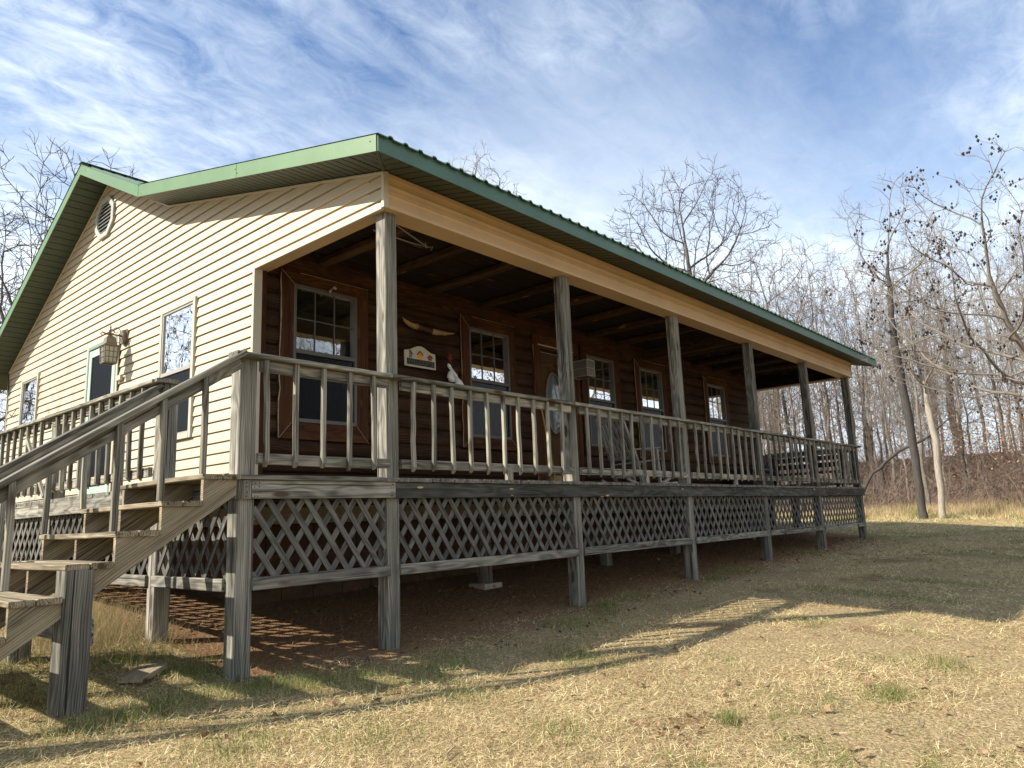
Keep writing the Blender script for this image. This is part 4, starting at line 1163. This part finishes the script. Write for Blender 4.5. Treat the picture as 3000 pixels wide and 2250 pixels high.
# lattice skirts
def lattice(p0, p1, z0, z1, out):
    p0, p1, out = Vector(p0), Vector(p1), Vector(out); d = (p1-p0).normalized(); L = (p1-p0).length
    b = MB(); k = .70; H = z1-z0                             # slats lean: run k of height 1
    for sgn, off in ((1, .0), (-1, -.009)):
        t = -H*k
        t += .05
        while t < L + H*k:
            # line from (t, z1) to (t + sgn*k*H, z0), clipped to 0..L
            a, c = t, t + sgn*k*H
            s0, s1 = 0., 1.
            for lim, ge in ((0, True), (L, False)):
                fa, fc = (a - lim, c - lim) if ge else (lim - a, lim - c)
                if fa < 0 and fc < 0: s0 = 2
                elif fa < 0: s0 = max(s0, fa/(fa-fc))
                elif fc < 0: s1 = min(s1, fa/(fa-fc))
            if s1 - s0 > .03:
                P = lambda s: p0 + d*(a + (c-a)*s) + out*off + Vector((0, 0, z1 - H*s))
                b.beam(P(s0), P(s1), .008, .049 + rnd.uniform(-.002, .002), up=d, ch=.001, seg=1)
            t += .17
    return b.build('lattice_panel', M['lattice'], porch)
def skirt(p0, p1, out, endext=0):
    lattice(p0, p1, -.80, -.165, out)
    p0, p1, out = Vector(p0), Vector(p1), Vector(out); d = (p1-p0).normalized()
    b = MB(); b.beam(p0 - d*.01 + out*.03 + Vector((0, 0, -.805)), p1 + d*.01 + out*.03 + Vector((0, 0, -.805)), .037, .092, seg=8, warp=.004)
    b.build('skirt_board', M['grey'], porch)
skirt((-1.281, .02, 0), (0, .02, 0), F)
for a, c in zip(PX, PX[1:]): skirt((a+W, .02, 0), (c, .02, 0), F)
skirt((-1.40, .15, 0), (-1.40, 1.34, 0), Ls); skirt((-1.40, 1.48, 0), (-1.40, 4.05, 0), Ls); skirt((-1.40, 4.19, 0), (-1.40, 6.75, 0), Ls); skirt((-1.40, 6.89, 0), (-1.40, 9.45, 0), Ls)

# ------------------------------------------------------------------ stairs
st = empty('staircase', (-2.2, .65, GZ(-2.2, .6)), 'weathered wooden stairs with two handrails going down from the porch corner', 'stairs')
RUN, RISE = .284, .1905
NX = [-1.735 - RUN*i for i in range(9)]                    # nosing x of tread i (0 = landing board)
def TZ(i): return -.003 - RISE*i
for i in range(0, 8):
    x0 = NX[i] + .01
    wdt = .30 if i else .24
    b = MB()
    y0, y1 = -.085, 1.40
    b.beam((x0+.07, y0, TZ(i)-.019), (x0+.07, y1, TZ(i)-.019), .138, .037, seg=6, warp=.006, ch=.006)
    b.beam((x0+.07+.144, y0-.005, TZ(i)-.018), (x0+.07+.144, y1, TZ(i)-.018), .138, .037, seg=6, warp=.005, ch=.006)
    b.build('tread', M['stair'], st)
ztop = lambda x: -.04 - RISE*(-(x + 1.735)/RUN)
for y in (-.045, .64, 1.33):
    P = [(-1.464, -.040)]
    for i in range(0, 7):
        xn = NX[i] + .02
        P += [(xn, TZ(i)-.038), (xn, TZ(i+1)-.038)]
    xe = NX[7] + .02; P += [(xe, TZ(7)-.038), (xe, TZ(7)-.30)]
    sl = RISE/RUN
    P += [(-1.60, -.24), (-1.464, -.15)]
    P = [P[0]] + P[1:-2] + [(xe+.25, -.24 - (-1.60 - (xe+.25))*sl), (-1.60, -.24), (-1.464, -.15)]
    b = MB(); b.extr(P[::-1], 1, y-.019, y+.019); 
    # grain runs down the slope
    ang = math.atan2(RISE, RUN); o = rnd.uniform(0, 40)
    b.g = [(v[0]*math.cos(ang) + v[2]*math.sin(ang) + o, -v[0]*math.sin(ang) + v[2]*math.cos(ang), v[1]) for v in b.v]
    b.build('stringer', M['stair'], st)
def spost(x, y, z1, w=.15):
    g = GZ(x, y) - .12; b = MB(); b.beam((x, y, g), (x, y, z1), w, w, up=(0, 1, 0), ch=.006, seg=10, warp=.003); b.build('post', M['grey'], st)
spost(-2.49, -.008, -.613, .166); spost(-2.37, 1.43, -.62, .145)
b = MB(); b.beam((-2.40, -.06, -1.0), (-2.40, 1.36, -1.0), .038, .16); b.build('cross_brace', M['grey'], st)
def hand(y, x_top, ztop_, x_bot, bals, s):
    sl = RISE/RUN
    zb = ztop_ - (x_top - x_bot)*sl
    b = MB(); b.beam((x_top, y, ztop_), (x_bot, y, zb), .105, .037, seg=10, warp=.005, ch=.006)
    h = b.build('handrail', M['rail'], st)
    b = MB(); b.beam((x_top-.02, y+s*.02, ztop_-.075), (x_bot, y+s*.02, zb-.062), .037, .088, seg=8, warp=.004); b.build('under_rail', M['rail'], h)
    for (x, zlo) in bals:
        zt = ztop_ - (x_top - x)*sl - .02
        b = MB(); b.beam((x, y-s*.018, zlo), (x + rnd.uniform(-.006, .006), y-s*.018, zt), .038, .04, up=(0, 1, 0), seg=5, warp=.005); b.build('baluster', M['rail'], h)
hand(-.062, -1.43, .925, -4.0, [(-1.733, -.003), (-2.02, -.19), (-2.31, -.385), (-2.885, -.70), (-3.17, -.95), (-3.45, -1.1)], 1)
hand(1.385, -1.43, .885, -3.8, [(-1.72, 0), (-1.99, -.19), (-2.26, -.38), (-2.55, -.57), (-2.84, -.76), (-3.1, -.95)], -1)
spost(-3.6, -.06, -.66, .12)

# ------------------------------------------------------------------ things on the walls and the porch
# wall lantern on the end wall
Lx, Ly, Lz = XL-.02, 5.80, 2.40
lan = empty('wall_lantern', (Lx, Ly, Lz), 'bronze lantern with scrollwork and gridded glass by the side door', 'lantern')
b = MB(); oc2 = [(Ly + a*.055, Lz + c*.10) for a, c in ((-.6, 1), (.6, 1), (1, .7), (1, -.7), (.6, -1), (-.6, -1), (-1, -.7), (-1, .7))]
b.extr(oc2, 0, Lx-.045, Lx+.0); b.extr([(Ly + (q[0]-Ly)*1.5, Lz + (q[1]-Lz)*1.2) for q in oc2], 0, Lx+.0, Lx+.018)
b.build('back_plate', M['lantern'], lan)
ax = Lx-.20
b = MB(); b.tube([(Lx-.03, Ly, Lz+.01), (Lx-.15, Ly, Lz+.015), (Lx-.24, Ly, Lz+.01), (Lx-.31, Ly, Lz+.03), (Lx-.33, Ly, Lz+.0), (Lx-.305, Ly, Lz-.01)], [.014, .012, .014, .009, .008, .006], 6)
def scroll(cx, cz, r, a0, a1, n=14): return [(cx + r*(1-.55*i/n)*math.cos(a0+(a1-a0)*i/n), Ly, cz + r*(1-.55*i/n)*math.sin(a0+(a1-a0)*i/n)) for i in range(n+1)]
b.tube(scroll(Lx-.12, Lz+.075, .062, -1.2, 5.5), .006, 5); b.tube(scroll(Lx-.175, Lz+.055, .045, 4.2, -2.6), .006, 5); b.tube(scroll(Lx-.10, Lz-.06, .05, 1.2, -3.9), .005, 5)
b.build('bracket_arm', M['lantern'], lan)
b = MB(); b.tube([(ax, Ly, Lz+.0), (ax, Ly, Lz+.05), (ax, Ly, Lz+.065), (ax, Ly, Lz+.09), (ax, Ly, Lz+.11), (ax, Ly, Lz+.16)], [.016, .014, .024, .008, .015, .003], 8); b.build('finial', M['lantern'], lan)
b = MB(); r0, r1, zt, zb = .05, .125, Lz-.035, Lz-.16
for (a, c, ra_, rb_) in ((Lz-.0, Lz-.035, .018, .05), (Lz-.035, Lz-.05, .05, .06), (Lz-.05, Lz-.15, .060, .075), (Lz-.15, Lz-.165, .104, .108)):
    vs = [(ax+sx*ra_, Ly+sy*ra_, a) for sx, sy in ((-1, -1), (1, -1), (1, 1), (-1, 1))] + [(ax+sx*rb_, Ly+sy*rb_, c) for sx, sy in ((-1, -1), (1, -1), (1, 1), (-1, 1))]
    b.add(vs, [(0, 1, 5, 4), (1, 2, 6, 5), (2, 3, 7, 6), (3, 0, 4, 7), (0, 1, 2, 3), (4, 7, 6, 5)])
b.build('cap', M['lantern'], lan)
b = MB(); ht, hb_ = Lz-.166, Lz-.41; wt, wb = .092, .078
def cp(sx, sy, t): w_ = wt + (wb-wt)*t; return (ax+sx*w_, Ly+sy*w_, ht + (hb_-ht)*t)
for sx, sy in ((-1, -1), (1, -1), (1, 1), (-1, 1)): b.beam(cp(sx, sy, 0), cp(sx, sy, 1), .016, .016)
for (p, q) in (((-1, -1), (1, -1)), ((1, -1), (1, 1)), ((1, 1), (-1, 1)), ((-1, 1), (-1, -1))):
    for t in (0.02, .34, .66, 1): b.beam(cp(*p, t), cp(*q, t), .010 if 0 < t < 1 else .02, .008 if .1 < t < 1 else .018)
    for u in (1/3, 2/3):
        A = [p[i] + (q[i]-p[i])*u for i in (0, 1)]; b.beam(cp(*A, 0), cp(*A, 1), .008, .008)
b.build('cage', M['lantern'], lan)
b = MB(); vs = [cp(sx*.93, sy*.93, 0) for sx, sy in ((-1, -1), (1, -1), (1, 1), (-1, 1))] + [cp(sx*.93, sy*.93, 1) for sx, sy in ((-1, -1), (1, -1), (1, 1), (-1, 1))]
b.add(vs, [(0, 1, 5, 4), (1, 2, 6, 5), (2, 3, 7, 6), (3, 0, 4, 7)]); b.build('glass', M['lglass'], lan)
# door bell box
o = MB().box(XL-.055, XL-.016, 5.80, 5.96, 1.77, 1.85, ch=.008).build('junction_box', M['siding_trim'], base=Vector((XL-.03, 5.88, 1.80)))
tag(o, 'small cream box on the siding below the bronze lantern', 'box')
# plank on the ground
o = MB().beam((-1.98, .33, GZ(-1.9, .4)+.03), (-1.70, .62, GZ(-1.8, .5)+.035), .19, .04, seg=2).build('plank', M['stair'], base=Vector((-1.85, .47, GZ(-1.85, .47))))
tag(o, 'short offcut of board lying on the grass beneath the stairs', 'board')

# welcome sign
sg = empty('welcome_sign', (2.40, D-.03, 1.68), 'cream wooden WELCOME sign with three small birdhouses', 'sign')
b = MB(); P = [(2.125, 1.68), (2.685, 1.68), (2.675, 1.905)]
for i in range(13):
    t = i/12; x = 2.62 - .44*t; P.append((x, 1.905 + .075*math.sin(math.pi*t)**1.5))
P += [(2.12, 1.895)]
b.extr(P, 1, D-.05, D-.03); b.build('board', M['signwood'], sg)
b = MB(); b.box(2.155, 2.655, D-.055, D-.051, 1.705, 1.79, ch=.001); b.build('letter_band', M['black'], sg)
def text(s, size, loc, m, parent, name, sx=1.):
    cu = bpy.data.curves.new(name + '_c', 'FONT'); cu.body = s; cu.size = size; cu.extrude = .002; cu.align_x = 'CENTER'; cu.align_y = 'CENTER'; cu.offset = .0008
    tmp = bpy.data.objects.new('tmp', cu); me = bpy.data.meshes.new_from_object(tmp); bpy.data.objects.remove(tmp)
    bpy.data.curves.remove(cu)
    me.transform(Matrix.Diagonal((sx, 1, 1, 1))); me.transform(Matrix.Rotation(R(90), 4, 'X')); me.materials.clear(); me.materials.append(m)
    o = bpy.data.objects.new(name, me); o.location = Vector(loc) - Vector(parent.location); return put(o, parent)
text('WELCOME', .088, (2.405, D-.058, 1.748), M['sgreen'], sg, 'lettering', 1.12)
def bird(x, z, w, h, m, full=1):
    b = MB(); xa = x - w/2 if full else x - w*.1
    b.extr([(xa, z), (x+w/2*(.8 if full else 1), z), (x+w/2, z+h*.6), (x, z+h), (xa if not full else x-w/2, z+h*.6 if full else z+h)], 1, D-.054, D-.051); body = b.build('birdhouse', m, sg)
    b = MB(); b.beam((x+w*.62, D-.056, z+h*.5), (x, D-.056, z+h*1.02), .006, .014, up=(0, 0, 1), ch=.001)
    if full: b.beam((x-w*.62, D-.056, z+h*.5), (x, D-.056, z+h*1.02), .006, .014, up=(0, 0, 1), ch=.001)
    if full: b.tube([(x, D-.0545, z+h*.5), (x, D-.056, z+h*.5)], w*.07, 8)
    b.build('birdhouse_roof', M['black'], body)
bird(2.39, 1.80, .09, .105, M['orange']); bird(2.205, 1.80, .085, .10, M['greyblue'], 0); bird(2.575, 1.802, .075, .07, M['crimson'])
# horns
hn = empty('mounted_horns', (2.47, D-.03, 2.23), 'pair of tan horns joined by dark leather on the log wall', 'horns')
yh = D-.06
b = MB(); b.tube([(2.36, yh, 2.25), (2.26, yh-.01, 2.245), (2.16, yh-.02, 2.262), (2.095, yh-.02, 2.295), (2.07, yh-.01, 2.335)], [.046, .042, .034, .020, .003], 10); b.build('horn', M['horn'], hn)
b = MB(); b.tube([(2.58, yh, 2.228), (2.70, yh-.01, 2.222), (2.84, yh-.02, 2.228), (2.97, yh-.02, 2.248), (3.06, yh-.01, 2.27)], [.046, .042, .03, .015, .003], 10); b.build('horn', M['horn'], hn)
b = MB(); b.tube([(2.345, yh, 2.247), (2.41, yh, 2.24), (2.47, yh, 2.236), (2.54, yh, 2.232), (2.595, yh, 2.224)], [.049, .047, .045, .047, .049], 12); b.build('leather_wrap', M['leather'], hn)
# white hanging ornament
wo = empty('hanging_ornament', (3.0, D-.06, 1.5), 'white hanging cloth ornament with a dark red bow on the log wall', 'ornament')
b = MB()
b.tube([(2.885, D-.09, 1.80), (2.90, D-.09, 1.77), (2.93, D-.09, 1.73), (2.965, D-.09, 1.70), (3.02, D-.09, 1.64), (3.07, D-.085, 1.56), (3.09, D-.08, 1.50)], [.008, .028, .020, .022, .030, .024, .012], 8)
b.tube([(2.95, D-.09, 1.71), (2.915, D-.10, 1.66), (2.905, D-.11, 1.61), (2.93, D-.11, 1.565), (2.97, D-.10, 1.56), (3.01, D-.09, 1.62)], [.015, .035, .05, .045, .03, .02], 8)
b.tube([(3.03, D-.09, 1.62), (3.08, D-.10, 1.54), (3.13, D-.10, 1.45), (3.20, D-.09, 1.36), (3.22, D-.09, 1.31)], [.02, .05, .065, .055, .01], 9)
b.tube([(3.03, D-.09, 1.62), (3.05, D-.11, 1.52), (3.07, D-.12, 1.42), (3.08, D-.11, 1.32)], [.02, .04, .05, .02], 8)
b.build('cloth', M['white'], wo)
b = MB()
for (dx, dz) in ((-.05, .05), (.05, .05), (-.03, .10), (.03, .11), (0, .14), (.03, -.03)):
    b.tube([(2.92, D-.09, 1.84), (2.92+dx*.7, D-.10, 1.84+dz*.6), (2.92+dx, D-.09, 1.84+dz)], [.006, .008, .004], 5)
b.build('bow', M['red'], wo)
# box lantern by the front door
bl = empty('box_lantern', (5.90, D-.02, 2.07), 'pale square glass lantern on the log wall by the front door', 'lantern')
b = MB(); x0, x1, y0, y1, z0, z1 = 5.80, 6.01, 1.84, 2.16, 1.93, 2.20
for x in (x0, x1):
    for y in (y0, y1): b.box(x-.008, x+.008, y-.008, y+.008, z0, z1)
for z in (z0, z1):
    for x in (x0, x1): b.box(x-.01, x+.01, y0, y1, z-.008, z+.008)
    for y in (y0, y1): b.box(x0, x1, y-.009, y+.009, z-.0085, z+.0085)
b.box(x0, x1, y0, y1, z1+.009, z1+.016); b.box(x0-.008, x0+.008, y0, y1, 2.06, 2.07); b.box(x0, x1, y0-.008, y0+.008, 2.06, 2.07)
b.build('frame', M['frame'], bl)
b = MB()
for q in (((x0,y0,z0),(x0,y1,z0),(x0,y1,z1),(x0,y0,z1)), ((x0,y0,z0),(x1,y0,z0),(x1,y0,z1),(x0,y0,z1)), ((x1,y0,z0),(x1,y1,z0),(x1,y1,z1),(x1,y0,z1))): b.quad(*q)
b.build('glass', M['lampglass'], bl)
b = MB(); b.box(5.86, 5.95, y1, D-.0, 2.0, 2.30); b.tube([(5.90, 2.2, 2.28), (5.90, 2.0, 2.36), (5.90, 1.95, 2.22)], .008, 6); b.build('bracket', M['black'], bl)
# hook lamp above the first window, broom handle, hanging strips
fx = empty('clear_insulator', (.98, D-.03, 2.50), 'small clear glass knob hook above the nearest porch window', 'hook')
b = MB(); b.tube([(.98, D-.028, 2.52), (.98, D-.07, 2.51), (.99, D-.09, 2.49)], [.012, .02, .014], 8); b.tube([(.98, D-.05, 2.51), (.93, D-.07, 2.47), (.91, D-.075, 2.44), (.90, D-.07, 2.46)], [.01, .014, .02, .006], 7); b.build('hook_body', M['lglass'], fx)
br = empty('broom', (5.02, 2.0, .0), 'broom with a long yellow handle leaning beside the front door', 'broom')
b = MB(); b.tube([(4.99, D-.05, 1.34), (5.09, 2.08, .22)], .014, 8); b.build('broom_handle', M['handle'], br)
b = MB(); b.add([(4.99, 2.02, .25), (5.18, 2.02, .25), (5.20, 2.10, .25), (4.99, 2.10, .25), (4.93, 1.97, .01), (5.26, 1.97, .01), (5.26, 2.14, .01), (4.93, 2.14, .01)], [(0, 1, 5, 4), (1, 2, 6, 5), (2, 3, 7, 6), (3, 0, 4, 7), (0, 3, 2, 1), (4, 5, 6, 7)]); b.build('bristles', M['horn'], br)
# paddle shaped hanging rods under the ceiling
hr_ = empty('clothes_airer', (1.2, .6, 2.75), 'thin grey wire rods hanging under the porch ceiling behind the corner post', 'wire')
b = MB(); b.tube([(.42, .45, 2.70), (1.15, .75, 2.72), (1.32, .82, 2.74)], .008, 5); b.tube([(.35, .62, 2.62), (1.0, .78, 2.70), (1.32, .82, 2.74)], .008, 5); b.tube([(1.15, .70, 2.72), (1.22, .78, 2.70), (1.30, .74, 2.72), (1.36, .84, 2.72)], .005, 5)
b.build('rods', M['frame'], hr_)
# rocking chair
ch = empty('rocking_chair', (6.15, 1.25, 0), 'weathered slat back rocking chair on the porch below the windows', 'chair')
cb = {}
def cpt(u, v, z): return (6.15 + u, 1.25 + v, z)         # u forward (+x), v to the side
for s, nm in ((-.27, 'n'), (.27, 'f')):
    b = MB(); n = 10
    pts = [cpt(-.52 + 1.06*i/n, s, .035 + .12*((i/n-.48)*2)**2) for i in range(n+1)]
    for p, q in zip(pts, pts[1:]): b.beam(p, q, .035, .05, ch=.004)
    b.build('rocker', M['chair'], ch)
    b = MB(); b.beam(cpt(.28, s, .07), cpt(.24, s, .64), .045, .045); b.build('leg', M['chair'], ch)
    b = MB(); b.beam(cpt(-.16, s, .06), cpt(-.27, s, .45), .045, .045); b.build('leg', M['chair'], ch)
    b = MB(); b.beam(cpt(-.22, s, .36), cpt(-.58, s, 1.14), .045, .038); b.build('back_post', M['chair'], ch)
    b = MB(); b.beam(cpt(-.38, s, .60), cpt(.34, s, .655), .085, .024); b.build('arm', M['chair'], ch)
    b = MB(); b.beam(cpt(.27, s, .22), cpt(-.22, s, .20), .024, .03); b.build('side_stretcher', M['chair'], ch)
b = MB(); b.beam(cpt(.27, -.27, .25), cpt(.27, .27, .25), .028, .028); b.beam(cpt(-.18, -.27, .25), cpt(-.18, .27, .25), .028, .028); b.build('stretcher', M['chair'], ch)
b = MB()
for i in range(8): u = -.24 + .57*i/7; b.beam(cpt(u, -.29, .40 + .07*(i/7)), cpt(u, .29, .40 + .07*(i/7)), .065, .018, ch=.002)
b.build('seat', M['chair'], ch)
b = MB()
for i in range(6):
    s = -.21 + .42*i/5; b.beam(cpt(-.24, s, .46), cpt(-.545, s, 1.07), .045, .014, up=(1, 0, .4), ch=.002)
b.build('back_slats', M['chair'], ch)
b = MB(); b.beam(cpt(-.565, -.28, 1.10), cpt(-.565, .28, 1.10), .03, .10, up=(-.4, 0, 1), seg=4, warp=.003); b.build('back_rail', M['chair'], ch)
b = MB(); b.beam(cpt(-.27, -.27, .49), cpt(-.27, .27, .49), .03, .05, up=(-.4, 0, 1)); b.build('back_rail', M['chair'], ch)
ch.rotation_euler = (0, 0, R(-8))
# dark bench at the far end
be = empty('bench', (13.1, 1.1, 0), 'dark slatted bench along the railing at the far end of the porch', 'bench')
for z in (.50, .66): 
    b = MB(); b.box(13.40, 13.425, .25, 1.95, z, z+.11); b.build('back_slat', M['bench'], be)
b = MB(); b.box(13.0, 13.40, .25, 1.95, .36, .40); b.build('seat', M['bench'], be)
for (x, y) in ((13.02, .3), (13.02, 1.86), (13.38, .3), (13.38, 1.86)):
    b = MB(); b.box(x-.03, x+.03, y-.03, y+.03, .0, .359 if x < 13.2 else .80); b.build('leg', M['bench'], be)
for y in (.27, 1.93):
    b = MB(); b.box(13.02, 13.38, y-.03, y+.03, .56, .60); b.build('arm', M['bench'], be)
gr = empty('storage_chest', (11.9, 1.9, 0), 'low black lidded chest near the far end of the porch', 'chest')
b = MB(); b.box(11.4, 12.5, 1.55, 2.05, .04, .42, ch=.02); b.build('body', M['black'], gr)
b = MB(); b.box(11.37, 12.53, 1.52, 2.08, .421, .50, ch=.03); b.build('lid', M['black'], gr)
# shallow metal pan on the boards by the door post
o = MB().tube([(5.86, .50, .002), (5.86, .50, .055)], [.14, .19], 18).build('metal_pan', M['kick'], base=Vector((5.86, .5, 0)))
tag(o, 'shallow metal pan standing on the deck boards behind the railing', 'pan')

# ------------------------------------------------------------------ light, sky, camera
TD = Vector((.421, -.262, -.357)).normalized()
sd_ = bpy.data.lights.new('sun', 'SUN'); sd_.energy = 5.0; sd_.angle = R(.55); sd_.color = (1, .93, .82)
so = bpy.data.objects.new('sun', sd_); so.rotation_euler = TD.to_track_quat('-Z', 'Y').to_euler(); so.location = (-20, 15, 25); put(so)
w = bpy.data.worlds.new('World'); S.world = w; w.use_nodes = True
nt = w.node_tree; bg = nt.nodes['Background']
sky = nt.nodes.new('ShaderNodeTexSky'); sky.sky_type = 'NISHITA'; sky.sun_disc = False
sky.sun_elevation = math.asin(-TD.z); sky.sun_rotation = math.atan2(-TD.x, -TD.y); sky.air_density = 1.1; sky.dust_density = .4; sky.ozone_density = 2.2
def wn(ty, **k):
    q = nt.nodes.new(ty)
    for a, v in k.items(): setattr(q, a, v)
    return q
def wl(a, b): nt.links.new(a, b)
tc = wn('ShaderNodeTexCoord'); sep = wn('ShaderNodeSeparateXYZ'); wl(tc.outputs['Generated'], sep.inputs[0])
def wm(op, a, b=0.):
    q = wn('ShaderNodeMath', operation=op)
    for s, v in ((q.inputs[0], a), (q.inputs[1], b)):
        if hasattr(v, 'is_linked'): wl(v, s)
        else: s.default_value = v
    return q.outputs[0]
def wramp(f, st_):
    q = wn('ShaderNodeValToRGB'); e = q.color_ramp
    while len(e.elements) < len(st_): e.elements.new(.5)
    for i, (p, c) in enumerate(st_): e.elements[i].position = p; e.elements[i].color = (c, c, c, 1)
    wl(f, q.inputs[0]); return q.outputs[0]
zc = wm('ADD', wm('MAXIMUM', sep.outputs[2], 0.), .10)
u = wm('DIVIDE', sep.outputs[0], zc); v = wm('DIVIDE', sep.outputs[1], zc)
cb_ = wn('ShaderNodeCombineXYZ'); wl(u, cb_.inputs[0]); wl(v, cb_.inputs[1])
def wnoise(rot, sc, scale, det, rough, dist=0., off=(0, 0, 0)):
    mp = wn('ShaderNodeMapping'); mp.inputs['Rotation'].default_value = (0, 0, R(rot)); mp.inputs['Scale'].default_value = sc; mp.inputs['Location'].default_value = off
    wl(cb_.outputs[0], mp.inputs[0]); q = wn('ShaderNodeTexNoise'); q.inputs['Scale'].default_value = scale; q.inputs['Detail'].default_value = det; q.inputs['Roughness'].default_value = rough; q.inputs['Distortion'].default_value = dist
    wl(mp.outputs[0], q.inputs[0]); return q.outputs[0]
streak = wnoise(-28, (1, 1.5, 1), 9.0, 10, .68, .6)
wisp = wnoise(-8, (1, 3.4, 1), 2.6, 8, .6, .6, (2.3, 4.1, 0))
patch = wnoise(10, (1, 1.3, 1), .9, 4, .5, .3, (3.1, 1.7, 0))
def toward(x, y, z, p0, p1):
    n = math.sqrt(x*x + y*y + z*z); d = wn('ShaderNodeVectorMath', operation='DOT_PRODUCT'); wl(tc.outputs['Generated'], d.inputs[0]); d.inputs[1].default_value = (x/n, y/n, z/n)
    return wramp(d.outputs['Value'], [(p0, 0.), (p1, 1.)])
hole = toward(.75, .40, .53, .80, .99)
cov = wm('SUBTRACT', wramp(patch, [(.28, .35), (.58, 1.)]), wm('MULTIPLY', hole, .62))
cov = wm('MAXIMUM', cov, .13)
c1 = wm('MULTIPLY', wm('ADD', wramp(streak, [(.32, .08), (.74, .75)]), wramp(wisp, [(.42, 0.), (.72, .5)])), cov)
hor = wramp(sep.outputs[2], [(.0, 1.), (.16, .75), (.34, .36), (.55, .0)])
low = toward(.74, .50, .37, .95, .995)
hor = wm('ADD', hor, wm('MULTIPLY', low, .25))
fac = wm('MINIMUM', wm('ADD', wm('MULTIPLY', c1, .95), wm('MULTIPLY', hor, wm('ADD', .55, wm('MULTIPLY', patch, .8)))), .93)
mx = wn('ShaderNodeMix', data_type='RGBA'); wl(fac, mx.inputs[0]); tn = wn('ShaderNodeMix', data_type='RGBA', blend_type='MULTIPLY'); tn.inputs[0].default_value = 1; wl(sky.outputs[0], tn.inputs[6]); tn.inputs[7].default_value = (.80, 1.08, 1.36, 1); wl(tn.outputs[2], mx.inputs[6]); mx.inputs[7].default_value = (9.3, 10.2, 11.0, 1)
wl(mx.outputs[2], bg.inputs[0]); bg.inputs[1].default_value = .069

cd = bpy.data.cameras.new('camera'); cam = bpy.data.objects.new('camera', cd); put(cam)
yaw, pitch, roll, f = .7163, .1811, -.0388, 2162.6
fw = Vector((math.cos(pitch)*math.cos(yaw), math.cos(pitch)*math.sin(yaw), math.sin(pitch)))
rt = Vector((math.sin(yaw), -math.cos(yaw), 0)); up = rt.cross(fw)
r2 = rt*math.cos(roll) + up*math.sin(roll); u2 = -rt*math.sin(roll) + up*math.cos(roll)
cam.matrix_world = Matrix(((r2.x, u2.x, -fw.x, -4.2399), (r2.y, u2.y, -fw.y, -5.2095), (r2.z, u2.z, -fw.z, -.405), (0, 0, 0, 1)))
cd.sensor_width = 36; cd.lens = 36*f/3000; cd.clip_end = 2000; cd.clip_start = .05
S.camera = cam
S.view_settings.view_transform = 'Standard'; S.view_settings.look = 'None'; S.view_settings.gamma = 1; S.view_settings.exposure = .95
S.render.engine = 'CYCLES'
